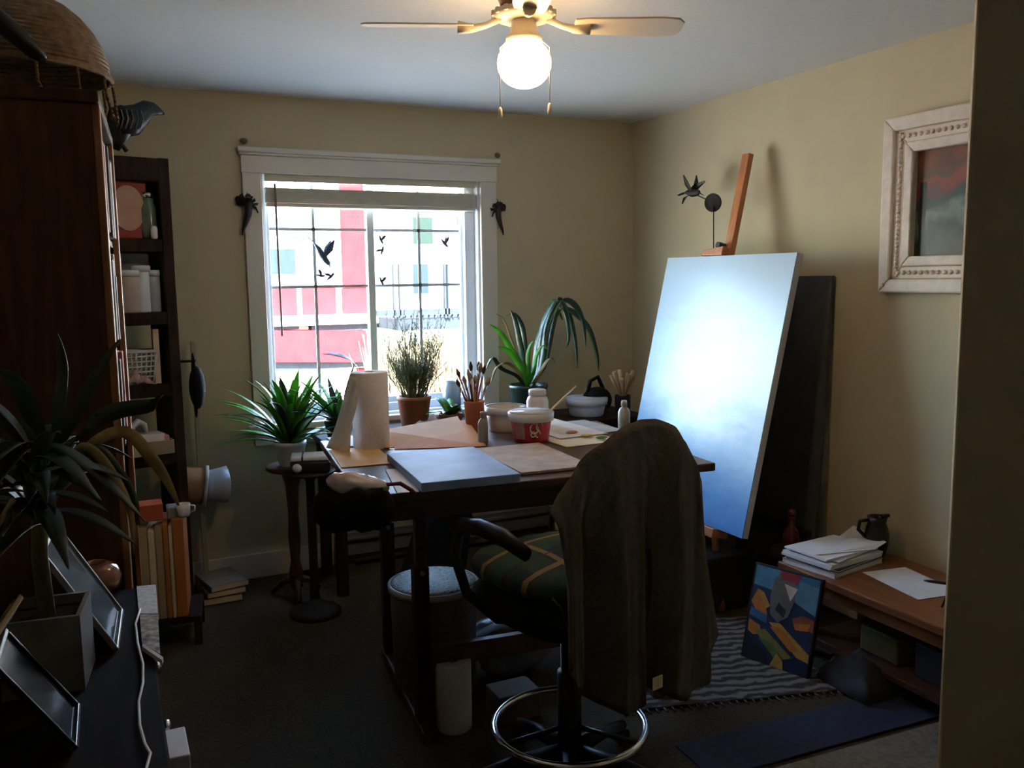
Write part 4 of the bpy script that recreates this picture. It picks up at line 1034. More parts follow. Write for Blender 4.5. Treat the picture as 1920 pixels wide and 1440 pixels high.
# ================================================================== EASEL AND CANVAS
tl = math.atan2(.27, 1.22); cn = V((-math.cos(tl), 0, math.sin(tl))); cu_ = V((math.sin(tl), 0, math.cos(tl)))
cBR = PZ(1386, 1008, .40); cY0 = cBR.y
cTR = PP(1500, 473, cBR, cn); CHt = (cTR-cBR).dot(cu_); CWd = PP(1256, 483, cBR, cn).y-cTR.y
cY0 = (cBR.y+cTR.y)/2
cO = V((cBR.x, cY0, .40))
cv = thing('large_canvas', 'large pale blue painted canvas standing on the easel', 'canvas', cO)
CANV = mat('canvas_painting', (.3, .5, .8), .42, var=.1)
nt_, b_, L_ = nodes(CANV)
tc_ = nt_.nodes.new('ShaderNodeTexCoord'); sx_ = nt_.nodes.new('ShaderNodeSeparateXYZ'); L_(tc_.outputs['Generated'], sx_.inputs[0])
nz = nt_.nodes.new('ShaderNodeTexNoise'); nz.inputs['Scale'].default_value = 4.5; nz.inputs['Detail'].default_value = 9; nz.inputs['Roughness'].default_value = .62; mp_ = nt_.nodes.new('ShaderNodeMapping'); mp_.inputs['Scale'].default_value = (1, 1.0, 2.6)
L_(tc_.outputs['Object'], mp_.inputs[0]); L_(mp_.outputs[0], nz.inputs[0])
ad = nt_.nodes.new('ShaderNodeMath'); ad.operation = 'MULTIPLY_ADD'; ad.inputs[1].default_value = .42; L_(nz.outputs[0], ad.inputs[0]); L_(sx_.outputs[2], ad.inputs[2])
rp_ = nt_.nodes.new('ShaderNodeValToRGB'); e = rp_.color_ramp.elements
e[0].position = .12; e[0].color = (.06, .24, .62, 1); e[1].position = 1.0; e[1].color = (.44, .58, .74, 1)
for p_, c__ in ((.30, (.13, .38, .78, 1)), (.5, (.30, .56, .86, 1)), (.68, (.60, .76, .88, 1)), (.86, (.50, .70, .88, 1))):  # paler stops at mid height put window glare into the colour
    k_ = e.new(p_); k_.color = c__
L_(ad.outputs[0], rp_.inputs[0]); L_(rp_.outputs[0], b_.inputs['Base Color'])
b_.inputs['Coat Weight'].default_value = .75; b_.inputs['Coat Roughness'].default_value = .24
CEDGE = mat('canvas_edge', (.62, .62, .68), .7, var=.04)
cth = .036
def cpt(y, h, d): return V((0, y, 0)) + cu_*h + cn*d
pp = [cpt(0, 0, 0), cpt(CWd, 0, 0), cpt(CWd, CHt, 0), cpt(0, CHt, 0)]
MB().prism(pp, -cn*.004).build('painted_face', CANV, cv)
MB().prism([p_-cn*.004 for p_ in pp], -cn*(cth-.004)).build('wrapped_edge', CEDGE, cv, .002)

ez = thing('wooden_easel', 'reddish wooden studio easel behind the blue canvas', 'easel', cO+V((0, CWd/2, -.40)))
mT = PP(1408, 291, cO-cn*(cth+.045), cn); my = mT.y-(cO.y+CWd/2)
def ez_pt(y, h, d): return V((0, y, .40)) + cu_*h + cn*d
mh = (mT-(cO)).dot(cu_)
mw = .026
mp0 = [ez_pt(my-mw, -.10, -cth-.012), ez_pt(my+mw, -.10, -cth-.012), ez_pt(my+mw, mh, -cth-.012), ez_pt(my-mw, mh, -cth-.012)]
MB().prism(mp0, -cn*.03).build('mast', EASELW, ez, .003)
MB().prism([ez_pt(-.30, -.045, .02), ez_pt(.30, -.045, .02), ez_pt(.30, -.002, .02), ez_pt(-.30, -.002, .02)], -cn*.09).build('tray', EASELW, ez, .004)
tcl = MB(); tcl.prism([ez_pt(my-.04, CHt+.002, .012), ez_pt(my+.12, CHt+.002, .012), ez_pt(my+.10, CHt+.030, .012), ez_pt(my-.04, CHt+.045, .012)], -cn*.07)
co_ = tcl.build('top_clamp', EASELW, ez, .004)
MB().cyl(ez_pt(my+.02, CHt+.055, .0), ez_pt(my+.02, CHt+.055, -.045), .016).build('clamp_knob', BLACK, co_)
for s_ in (-1, 1):
    a = ez_pt(s_*.05, .25, -cth-.03); b = V((-.10, s_*.30, .0)); b.x = -.02
    MB().tube([a+V((.02, 0, 0)), b+V((.06, 0, 0))], .020, 4).build('leg', EASELW, ez)
MB().tube([ez_pt(my, .85, -cth-.04), V((.42, my, 0.015))], .018, 4).build('rear_leg', EASELW, ez)
MB().tube([V((.05, -.26, .10)), V((.05, .26, .10))], .018, 4).build('cross_bar', EASELW, ez)
# hummingbird sculpture standing on the clamp
def hummingbird(root, sc, m_, rot, off=(0, 0, 0)):
    """bird flying along +x"""
    def T_(p): return rot @ (V(p)*sc) + V(off)
    MB().tube([T_(p) for p in ((-.055, 0, -.012), (-.03, 0, -.004), (0, 0, 0), (.025, 0, .006), (.04, 0, .012), (.05, 0, .013))], [.003*sc, .010*sc, .016*sc, .013*sc, .011*sc, .004*sc], 10).build('bird_body', m_, root)
    MB().tube([T_((.048, 0, .012)), T_((.085, 0, .010))], [.003*sc, .001*sc], 6).build('beak', m_, root)
    for s_ in (-1, 1):
        MB().leaf([T_((.005, s_*.008, .008)), T_((-.015, s_*.022, .035)), T_((-.04, s_*.03, .062))], [.018*sc, .028*sc, .005*sc], .002*sc, side=rot @ V((1, 0, .3))).build('wing', m_, root)
    MB().leaf([T_((-.05, 0, -.010)), T_((-.07, 0, -.022)), T_((-.09, 0, -.032))], [.010*sc, .020*sc, .018*sc], .002*sc, side=rot @ V((0, 1, 0))).build('tail', m_, root)
hpl = cO-cn*.02
fc = PP(1338, 380, hpl, cn); sb_ = PP(1338, 470, hpl, cn)
hs = thing('hummingbird_sculpture', 'dark metal hummingbird and flower stake rising above the canvas', 'sculpture', sb_)
MB().cyl((0, 0, -.02), fc-sb_, .0028, n=8).build('stake', IRON, hs)
fl_ = fc-sb_
axis = (CAM-fc).normalized(); axis = (axis+V((-.55, .2, 0))).normalized()
MB().lathe([(.001, .006), (.018, .010), (.032, .004), (.044, .012), (.046, .008), (.030, -.006), (.001, -.008)], fl_, 24, axis).build('flower', IRON, hs)
bpos = PP(1298, 362, hpl, cn)-sb_
dirb = (fl_-bpos).normalized(); rtb = V((0, 0, 1)).cross(dirb).normalized()
rotb = Matrix((dirb, rtb, dirb.cross(rtb))).transposed()
hummingbird(hs, 1.3, IRON, rotb, bpos)
MB().cyl(bpos+dirb*.02, fl_-dirb*.01, .003, n=6).build('connector', IRON, hs)
bT = [PP(x, y, hpl, cn)-sb_ for x, y in ((1290, 364), (1306, 350), (1322, 340))]
MB().leaf(bT, [.022, .034, .008], .003, side=V((.3, -.7, -.6))).build('wing', IRON, hs)
bT = [PP(x, y, hpl, cn)-sb_ for x, y in ((1294, 364), (1284, 372), (1279, 382))]
MB().leaf(bT, [.022, .020, .006], .003, side=V((.3, -.7, .6))).build('wing', IRON, hs)

# dark portfolio against the wall behind
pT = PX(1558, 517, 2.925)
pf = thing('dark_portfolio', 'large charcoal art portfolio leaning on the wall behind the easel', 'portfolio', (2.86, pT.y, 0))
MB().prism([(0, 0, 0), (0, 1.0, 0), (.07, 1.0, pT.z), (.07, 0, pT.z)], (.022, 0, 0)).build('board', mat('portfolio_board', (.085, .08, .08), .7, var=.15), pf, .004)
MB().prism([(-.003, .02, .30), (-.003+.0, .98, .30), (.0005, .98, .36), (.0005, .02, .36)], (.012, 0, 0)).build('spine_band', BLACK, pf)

# ================================================================== LOW BENCH
BZ = .36
b0 = PZ(1455, 1056, BZ); b1 = PZ(1762, 1168, BZ)
bn = thing('low_bench', 'long low reddish wooden bench along the right wall', 'bench', (2.40, 1.35, 0))
bx0 = (b0.x+b1.x)/2; bn.location = (bx0, 1.35, 0); BD = 2.925-bx0; BL = b0.y+.02-1.35
MB().bb((0, 0, BZ-.032), (BD, BL, BZ)).build('bench_top', BENCHW, bn, .005)
for x in (.03, BD-.08):
    for y in (.05, BL-.12): MB().bb((x, y, 0), (x+.05, y+.06, BZ-.032)).build('leg', BENCHW, bn, .003)
MB().bb((.03, .11, .07), (BD-.03, BL-.12, .095)).build('lower_shelf', REDW, bn, .003)
MB().bb((.032, .11, .27), (.05, BL-.12, BZ-.032)).build('apron', BENCHW, bn, .002)
# paper stack
qs = [PZ(1460, 1040, BZ+.05), PZ(1556, 1070, BZ+.05), PZ(1662, 1026, BZ+.05)]
u_ = (qs[1]-qs[0]); an = math.atan2(u_.y, u_.x); ctr = (qs[0]+qs[2])/2
sl = .31; sw2 = .25
zz = BZ
for k, (th, w2, l2, da, ox, oy, m_, lab) in enumerate(((.022, .245, .320, 0, 0, 0, mat('cover_cream', (.46, .42, .36), .6), 'bottom thick cream book of the paper stack on the bench'),
        (.010, .235, .310, 3, .004, -.004, mat('cover_navy', (.05, .06, .10), .5), 'thin dark blue book low in the paper stack on the bench'),
        (.020, .240, .315, -2, -.004, .004, PAPER, 'thick white magazine in the middle of the paper stack'),
        (.008, .215, .30, 5, .006, .004, mat('mag_grey', (.45, .46, .48), .5), 'grey magazine second from the top of the paper stack'),
        (.006, .21, .297, -4, -.008, .006, PAPER, 'white sheets on top of the paper stack on the bench'))):
    t = thing('stacked_papers', lab, 'book' if k < 2 else 'papers', (ctr.x+ox, ctr.y+oy, zz), an+R(da), 'stack on the bench')
    if k < 2:
        MB().bb((-w2/2, -l2/2, 0), (w2/2, l2/2, .002)).bb((-w2/2, -l2/2, th-.002), (w2/2, l2/2, th)).bb((-w2/2, -l2/2, .002), (-w2/2+.004, l2/2, th-.002)).build('cover', m_, t)
        MB().bb((-w2/2+.004, -l2/2+.003, .002), (w2/2-.004, l2/2-.003, th-.002)).build('pages', PAPER, t)
    else:
        n_sh = 3
        for q in range(n_sh):
            MB().box((rb.uniform(-.003, .003), rb.uniform(-.003, .003), th*(q+.5)/n_sh), (w2, l2, th/n_sh*.96), Matrix.Rotation(R(rb.uniform(-1.2, 1.2)), 3, 'Z')).build('sheet', m_, t)
    zz += th
cl_top = slab([PZ(1530, 1040, zz+.004), PZ(1640, 1030, zz+.004), PZ(1662, 1016, zz+.016), PZ(1600, 985, zz+.012)], .002, 'loose_page', PAPER, 0, 'loose curled white page lying on top of the stack', 'paper')
s4 = [PZ(1617, 1073, BZ+.003), PZ(1722, 1124, BZ+.003), PZ(1766, 1104, BZ+.003), PZ(1690, 1060, BZ+.003)]
u_ = s4[1]-s4[0]; L1 = u_.length; u_.normalize(); v_ = V((-u_.y, u_.x, 0)); L2 = abs((s4[3]-s4[0]).dot(v_))
slab([s4[0], s4[0]+u_*L1, s4[0]+u_*L1+v_*L2, s4[0]+v_*L2], .002, 'drawing_sheet', PAPER, 0, 'plain white sheet lying on the bench near the entry wall', 'paper')
pa, pb2 = PZ(1732, 1088, BZ+.008), PZ(1775, 1094, BZ+.008)
pn_ = thing('black_marker', 'black marker lying on the white bench sheet', 'marker', pa)
MB().tube([V((0, 0, 0)), (pb2-pa)*.3, (pb2-pa)], [.002, .006, .006], 8).build('barrel', BLACK, pn_); MB().tube([(pb2-pa)*.95, (pb2-pa)*1.4], .0068, 8).build('cap', BLACK, pn_)
wl = PZ(1766, 1140, BZ)
tag(center(MB().tube([wl+V((.0, 0, .003)), wl+V((.01, -.01, .05)), wl+V((.05, -.03, .075)), wl+V((.09, -.05, .05)), wl+V((.10, -.06, .003))], .004, 8).build('black_cable', BLACK), wl), 'thin black cable looped at the near end of the bench', 'cable')
# dark jug
p = PZ(1640, 1012, BZ)
jg = thing('dark_jug', 'dark ceramic jug with looped handle at the back of the bench', 'jug', (2.85, PX(1644, 1000, 2.85).y, BZ))
MB().lathe([(.030, 0), (.034, .006), (.046, .05), (.050, .09), (.042, .125), (.034, .145), (.040, .170), (.034, .170), (.028, .145), (.040, .09), (.001, .02)], n=24).build('jug_body', mat('dark_ceramic', (.014, .012, .012), .35, var=.2), jg)
hd = (rt*-1).normalized()
MB().tube([hd*.036+V((0, 0, .155)), hd*.072+V((0, 0, .150)), hd*.078+V((0, 0, .115)), hd*.048+V((0, 0, .085))], .008, 8).build('handle', MATS['dark_ceramic'], jg)
MB().tube([hd*-.02+V((0, 0, .165)), hd*-.05+V((0, 0, .175))], [.016, .006], 8).build('spout', MATS['dark_ceramic'], jg)
# red glass figure
p = PZ(1492, 1030, BZ)
rgm = mat('red_glass', (.09, .004, .006), .08, var=.2, coat=.6)
sl_ = thing('dark_stool', 'low dark stool under the red bottle beyond the bench end', 'stool', (2.655, 2.775, 0))
MB().lathe([(.001, .315), (.088, .315), (.092, .322), (.092, .335), (.086, .34), (.001, .34)], n=28).build('stool_top', DARKW, sl_)
for k in range(3):
    a = 2*PI*k/3+.5
    MB().cyl((.05*math.cos(a), .05*math.sin(a), .316), (.085*math.cos(a), .085*math.sin(a), 0), .012, .010).build('leg', DARKW, sl_)
rf_ = thing('red_glass_bottle', 'small dark red glass bottle behind the paper stack', 'bottle', (2.655, 2.785, .34))
MB().lathe([(.026, 0), (.032, .008), (.036, .05), (.028, .085), (.012, .105), (.011, .135), (.016, .14), (.012, .146)], n=22).build('bottle_body', rgm, rf_)
MB().ball((0, 0, .162), .018, 14, 10).build('stopper', rgm, rf_)
# things on the lower shelf and below
tag(center(MB().bb((bx0+.10, 1.75, .096), (bx0+.40, 2.05, .22)).build('dark_storage_box', mat('storage_dark', (.03, .03, .032), .6), None, .006), (bx0+.2, 1.9, .096)), 'dark storage box on the lower bench shelf', 'box')
tag(center(MB().bb((bx0+.10, 2.12, .096), (bx0+.32, 2.30, .20)).build('olive_tin', mat('olive_tin', (.11, .10, .03), .5), None, .01), (bx0+.2, 2.2, .096)), 'olive yellow tin on the lower bench shelf', 'tin')
# ================================================================== LEANING PAINTING
pl0, pr0 = PZ(1388, 1232, .004), PZ(1514, 1277, .004)
u_ = (pr0-pl0); PWd = u_.length; u_.normalize(); nrm = V((u_.y, -u_.x, 0))       # toward the camera
if nrm.dot(CAM-pl0) < 0: nrm = -nrm
lean = R(15); up_ = (V((0, 0, 1))*math.cos(lean) - nrm*math.sin(lean)); nf = (nrm*math.cos(lean)+V((0, 0, 1))*math.sin(lean))
PHt = .385
pt = thing('leaning_painting', 'small colourful abstract painting leaning against the low bench', 'painting', pl0)
MB().prism([V((0, 0, 0)), u_*PWd, u_*PWd+up_*PHt, up_*PHt], -nf*.022).build('canvas_block', BLACK, pt, .002)
cs_ = {'navy': (.015, .03, .09), 'blue': (.04, .14, .30), 'sky': (.09, .24, .38), 'orange': (.50, .17, .03), 'amber': (.46, .26, .05), 'green': (.10, .15, .04), 'olive': (.22, .20, .05), 'grey': (.16, .15, .14), 'dark': (.02, .02, .03), 'white': (.62, .58, .50), 'red': (.30, .03, .04), 'rust': (.26, .09, .04)}
nm_ = list(cs_); pm = [mat('paint_'+k_, v_, .5, var=.2, scale=30) for k_, v_ in cs_.items()]
pl_ = [('navy', ((.03, .02), (.97, .02), (.97, .98), (.03, .98))),
       ('sky', ((.03, .78), (.36, .76), (.40, .98), (.03, .98))), ('sky', ((.60, .72), (.97, .62), (.97, .92), (.62, .95))), ('blue', ((.70, .92), (.97, .90), (.97, .98), (.68, .98))),
       ('orange', ((.03, .60), (.10, .74), (.26, .58), (.30, .50), (.12, .52))), ('amber', ((.10, .74), (.20, .72), (.32, .60), (.26, .56))),
       ('rust', ((.66, .54), (.80, .60), (.97, .58), (.97, .46), (.70, .46))), ('orange', ((.70, .50), (.92, .54), (.90, .46), (.72, .44))),
       ('blue', ((.03, .46), (.30, .42), (.30, .50), (.05, .54))), ('orange', ((.05, .30), (.04, .42), (.22, .38), (.26, .30), (.14, .27))),
       ('amber', ((.34, .44), (.50, .46), (.97, .24), (.97, .16), (.80, .18))), ('orange', ((.36, .40), (.52, .42), (.84, .24), (.70, .22))),
       ('olive', ((.14, .32), (.30, .36), (.74, .16), (.62, .12), (.40, .18))), ('green', ((.22, .26), (.42, .24), (.64, .12), (.50, .10))),
       ('amber', ((.44, .02), (.52, .16), (.62, .10), (.64, .02))), ('dark', ((.03, .02), (.40, .02), (.36, .14), (.03, .26))),
       ('grey', ((.34, .90), (.44, .96), (.62, .90), (.66, .72), (.60, .54), (.46, .46), (.34, .52), (.30, .70))), ('dark', ((.40, .58), (.54, .52), (.56, .60), (.44, .66))),
       ('red', ((.40, .98), (.42, .90), (.66, .88), (.70, .98))), ('white', ((.48, .86), (.68, .84), (.60, .70)))]
fm = MB()
for k, (c__, poly) in enumerate(pl_):
    fm.add([u_*PWd*x+up_*PHt*y+nf*(.0004+.00012*k) for x, y in poly], [tuple(range(len(poly)))], nm_.index(c__))
fm.build('painted_shapes', pm, pt)
# grey folded cloth beside painting
p = PZ(1560, 1262, 0)
rg2 = MB(); N = 14; vs = []
for j in range(N+1):
    for i in range(N+1):
        x, y = i/N-.5, j/N-.5
        vs.append((x*.22, y*.26, max(.004, .10*(1-(2*max(abs(x), abs(y)))**3)*(1+.25*math.sin(i*.9+j*.5)))))
rg2.add(vs, [(j*(N+1)+i, j*(N+1)+i+1, (j+1)*(N+1)+i+1, (j+1)*(N+1)+i) for j in range(N) for i in range(N)], 0, True)
o = rg2.build('folded_grey_cloth', mat('cloth_slate', (.035, .038, .048), .9, var=.25), None, solid=.004); o.location = (bx0+.02, p.y-.13, .004); tag(o, 'folded slate grey cloth on the floor under the bench front', 'cloth')
# dark box by easel feet
p = PZ(1362, 1140, 0)
tag(center(MB().bb((2.36, 3.02, 0), (2.62, 3.36, .26)).build('black_art_box', mat('art_box', (.015, .014, .013), .6), None, .01), (2.5, 3.2, 0)), 'black art supply box on the floor under the canvas', 'box')

# ================================================================== RUGS
RUG = mat('rag_rug', (.3, .25, .22), .95, var=.1)
nt_, b_, L_ = nodes(RUG)
tc_ = nt_.nodes.new('ShaderNodeTexCoord'); wv = nt_.nodes.new('ShaderNodeTexWave'); wv.wave_type = 'BANDS'; wv.bands_direction = 'Y'
wv.inputs['Scale'].default_value = 6.5; wv.inputs['Distortion'].default_value = 5.0; wv.inputs['Detail'].default_value = 3; wv.inputs['Detail Scale'].default_value = 2
r_ = nt_.nodes.new('ShaderNodeValToRGB'); e = r_.color_ramp.elements; e[0].color = (.030, .022, .018, 1); e[1].color = (.19, .155, .13, 1); e[0].position = .25; e[1].position = .8
bp3 = nt_.nodes.new('ShaderNodeBump'); bp3.inputs['Strength'].default_value = .6
L_(tc_.outputs['Object'], wv.inputs[0]); L_(wv.outputs[1], r_.inputs[0]); L_(r_.outputs[0], b_.inputs['Base Color']); L_(wv.outputs[1], bp3.inputs['Height']); L_(bp3.outputs[0], b_.inputs['Normal'])
rc = [PZ(1240, 1270, 0), PZ(1420, 1345, 0), PZ(1480, 1290, 0), PZ(1350, 1150, 0)]
ra_ = R(-16)
o = thing('rag_rug', 'brown and cream striped rag rug under the easel', 'rug', (2.05, 2.62, 0), ra_)
MB().bb((-.42, -.30, 0), (.42, .42, .010)).build('woven_body', RUG, o, .004)
for k in range(28):
    x = -.41+.82*k/27
    MB().cyl((x, -.30, .004), (x+.004, -.33, .003), .004, .003, 5).build('fringe_knot', DESKW, o)
o = MB().bb((-.50, -.105, 0), (.60, .105, .008)).build('navy_mat', NAVY, None, .003); o.location = (2.10, 2.05, 0); o.rotation_euler = (0, 0, R(-3)); tag(o, 'navy blue mat on the floor in front of the bench', 'mat')

o = MB().bb((-.62, -.30, 0), (.50, .24, .007)).build('beige_rug', mat('beige_rug', (.17, .145, .115), .95, var=.25, scale=60, bump=.4), None, .003); o.location = (2.0, 1.685, 0); o.rotation_euler = (0, 0, R(-3)); tag(o, 'plain beige rug on the floor beside the entry wall', 'rug')
# ================================================================== WALL PICTURE
a, b = PX(1662, 548, XR), PX(1668, 226, XR)
pz0, pz1 = a.z, b.z; py1_ = (a.y+b.y)/2; PWw = .80
pcx = thing('framed_landscape', 'landscape painting in a wide white ornate frame on the right wall', 'picture', (XR, py1_, pz0))
HP = pz1-pz0
FRM = mat('frame_white', (.74, .64, .56), .5, var=.08, scale=25, bump=.4)
def ring(y0, y1, z0, z1, w_, x0, x1, name, m_, bev=.004):
    for nme, q in (('left', ((-y0, z0), (-y0, z1), (-y0-w_, z1-w_), (-y0-w_, z0+w_))), ('right', ((-y1, z0), (-y1, z1), (-y1+w_, z1-w_), (-y1+w_, z0+w_))),
                   ('top', ((-y0, z1), (-y1, z1), (-y1+w_, z1-w_), (-y0-w_, z1-w_))), ('bot', ((-y0, z0), (-y1, z0), (-y1+w_, z0+w_), (-y0-w_, z0+w_)))):
        MB().prism([(x0, y, z) for y, z in q], (x1-x0, 0, 0)).build(name, m_, pcx, bev)
ring(0, PWw, 0, HP, .055, -.045, -.001, 'outer_moulding', FRM, .008)
ring(.055, PWw-.055, .055, HP-.055, .05, -.030, -.001, 'carved_moulding', FRM, .006)
ring(.105, PWw-.105, .105, HP-.105, .04, -.040, -.001, 'inner_moulding', FRM, .006)
bead = MB().ball((0, 0, 0), .009, 8, 6, sc=(1, 1, 1)).build('carved_bead', FRM, pcx)
bead.location = (-.046, -.028, .03)
n_b = 34
for k in range(n_b):
    for (yy, zz_) in ((-.080, .07+(HP-.14)*k/(n_b-1)),):
        c2 = bead.copy(); col.objects.link(c2); c2.parent = pcx; c2.location = (-.032, yy, zz_)
for k in range(24):
    for zz_ in (.080, HP-.080):
        c2 = bead.copy(); col.objects.link(c2); c2.parent = pcx; c2.location = (-.032, -.09-(PWw-.18)*k/23, zz_)
LAND = mat('landscape_painting', (.05, .08, .05), .35, var=.1)
nt_, b_, L_ = nodes(LAND)
tc_ = nt_.nodes.new('ShaderNodeTexCoord'); sx_ = nt_.nodes.new('ShaderNodeSeparateXYZ'); L_(tc_.outputs['Generated'], sx_.inputs[0])
nz = nt_.nodes.new('ShaderNodeTexNoise'); nz.inputs['Scale'].default_value = 9; nz.inputs['Detail'].default_value = 6; L_(tc_.outputs['Object'], nz.inputs[0])
def mnode(op, a, bval):
    m_ = nt_.nodes.new('ShaderNodeMath'); m_.operation = op
    for i, q in enumerate((a, bval)):
        if isinstance(q, (int, float)): m_.inputs[i].default_value = q
        else: L_(q, m_.inputs[i])
    return m_.outputs[0]
z_ = mnode('ADD', sx_.outputs[2], mnode('MULTIPLY', mnode('SUBTRACT', nz.outputs[0], .5), .55))
z_ = mnode('ADD', z_, mnode('MULTIPLY', mnode('SUBTRACT', sx_.outputs[1], .75), .28))
r_ = nt_.nodes.new('ShaderNodeValToRGB'); e = r_.color_ramp.elements
e[0].position = 0; e[0].color = (.045, .030, .012, 1); e[1].position = 1; e[1].color = (.16, .035, .012, 1)
for p_, c__ in ((.14, (.030, .040, .012, 1)), (.24, (.010, .014, .008, 1)), (.30, (.045, .070, .048, 1)), (.40, (.13, .17, .13, 1)), (.50, (.014, .024, .016, 1)), (.58, (.012, .026, .022, 1)), (.64, (.13, .020, .012, 1)), (.74, (.20, .03, .015, 1)), (.82, (.06, .03, .01, 1))):
    k_ = e.new(p_); k_.color = c__
L_(z_, r_.inputs[0])
# dark tree trunk at the left
yv = mnode('ADD', sx_.outputs[1], mnode('MULTIPLY', mnode('SUBTRACT', nz.outputs[0], .5), .08))
tk = mnode('MULTIPLY', mnode('LESS_THAN', mnode('ABSOLUTE', mnode('SUBTRACT', yv, .93), 0), .035), mnode('LESS_THAN', sx_.outputs[2], .7))
mx = nt_.nodes.new('ShaderNodeMix'); mx.data_type = 'RGBA'; L_(tk, mx.inputs['Factor']); L_(r_.outputs[0], mx.inputs['A']); mx.inputs['B'].default_value = (.015, .008, .006, 1)
L_(mx.outputs['Result'], b_.inputs['Base Color'])
MB().bb((-.010, -PWw+.14, .14), (-.001, -.14, HP-.14)).build('painted_panel', LAND, pcx)

# ================================================================== WINDOW ORNAMENTS
BRONZE = mat('dark_bronze', (.035, .026, .024), .45, .5, var=.3)
def fairy(px, py, label, sc, mirror=1):
    p = PY(px, py, YB-.03)
    t = thing('winged_figurine', label, 'figurine', p, 0, 'figurines hung on the window casing')
    t.scale = (sc*mirror, sc, sc)
    MB().tube([(.0, 0, .055), (.004, 0, .03), (.0, 0, -.01), (-.012, 0, -.05), (-.025, 0, -.085), (-.03, 0, -.11)], [.010, .019, .017, .012, .007, .003], 8).build('figure_body', BRONZE, t)
    MB().ball((.004, -.002, .070), .014, 10, 8).build('head', BRONZE, t)
    for a, l in ((35, .062), (65, .058)):
        for s_ in (-1, 1):
            d = V((math.cos(R(a))*s_, .15, math.sin(R(a)))); MB().leaf([V((0, .006, .03)), V((0, .006, .03))+d*l*.6, V((0, .006, .03))+d*l], [.014, .052, .016], .002, side=V((d.z, 0, -d.x))).build('wing', BRONZE, t)
    MB().tube([(.01, 0, .035), (.035, -.006, .02), (.045, -.006, -.005)], [.006, .005, .004], 6).build('arm', BRONZE, t)
    MB().tube([(0, .004, .08), (0, .012, .095), (0, .026, .10)], .002, 5).build('hanger', BRONZE, t)
fairy(465, 397, 'dark winged fairy figurine hanging on the left window casing', 1.05)
fairy(935, 405, 'dark winged fairy figurine hanging on the right window casing', .95, -1)
for px_, py_, lab in ((457, 264, 'small dull ornament above the left corner of the window header'), (932, 291, 'small dull ornament above the right corner of the window header')):
    p = PY(px_, py_, YB-.01)
    t = thing('header_ornament', lab, 'ornament', p)
    MB().ball((0, -.006, 0), .016, 12, 8, sc=(1.1, .5, .8)).build('ornament_body', mat('dull_grey', (.16, .14, .10), .7), t)
    MB().cyl((0, .008, .002), (0, -.004, .002), .003).build('pin', IRON, t)
    MB().tube([(-.012, -.006, -.008), (0, -.008, -.016), (.013, -.006, -.007)], .003, 6).build('curl', MATS['dull_grey'], t)
gy = y0+.008
def suncatcher(px, py, sc, label, rz=0):
    p = PY(px, py, gy)
    t = thing('suncatcher_bird', label, 'suncatcher', p)
    hummingbird(t, sc, mat('suncatcher_dark', (.05, .07, .10), .4), Matrix.Rotation(R(rz), 3, 'Y'))
    MB().cyl((0, 0, .012*sc), (0, 0, .055*sc+.03), .0010, n=5).build('thread', MUNT, t)
    return t
suncatcher(604, 478, 1.3, 'dark hummingbird suncatcher hanging on the left window sash', 70)
suncatcher(601, 517, .5, 'tiny dark suncatcher below the hummingbird, left of the pair', 20)
suncatcher(620, 519, .55, 'tiny dark suncatcher below the hummingbird, right of the pair', -30)
suncatcher(714, 449, .5, 'upper tiny suncatcher beside the middle window bar', 80)
suncatcher(717, 470, .5, 'middle tiny suncatcher beside the middle window bar', -60)
suncatcher(715, 527, .5, 'lowest tiny suncatcher beside the middle window bar', 80)
suncatcher(833, 456, .6, 'small suncatcher high on the right window sash', 60)

# ================================================================== DRESSER AND ITS THINGS
SZD = .75
dXr = PZ(300, 1300, SZD).x
ds = thing('dark_dresser', 'dark brown dresser along the left wall in the foreground', 'dresser', (XL+.01, 1.02, 0))
DWd = dXr-(XL+.01); DLn = 2.36-1.02
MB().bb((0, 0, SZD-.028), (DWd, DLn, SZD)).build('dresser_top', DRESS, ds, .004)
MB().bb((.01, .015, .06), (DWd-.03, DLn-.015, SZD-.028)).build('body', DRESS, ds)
for c_i in range(2):
    for r_i in range(3):
        y_a = .03+c_i*(DLn-.04)/2; z_a = .08+r_i*.212
        dw = MB().bb((DWd-.03, y_a, z_a), (DWd-.010, y_a+(DLn-.07)/2, z_a+.195)).build('drawer', DRESS, ds, .003)
        for yk in (.16, .47):
            MB().lathe([(.008, 0), (.008, .012), (.016, .020), (.015, .030), (.001, .034)], (DWd-.010, y_a+yk, z_a+.10), 16, (1, 0, 0)).build('knob', SILVER, dw)
for x in (.02, DWd-.08):
    for y in (.03, DLn-.08): MB().bb((x, y, 0), (x+.05, y+.05, .06)).build('foot', DRESS, ds)
# white paper sticking out of a drawer
q = PD(338, 1400, 1.75)
o = MB().bb((0, 0, 0), (.045, .12, .10)).build('white_packet', PAPER, None, .003); o.location = (dXr+.002, PZ(335, 1395, .62).y-.04, .515); 
tag(o, 'white packet hooked on the front of the dark dresser', 'packet')
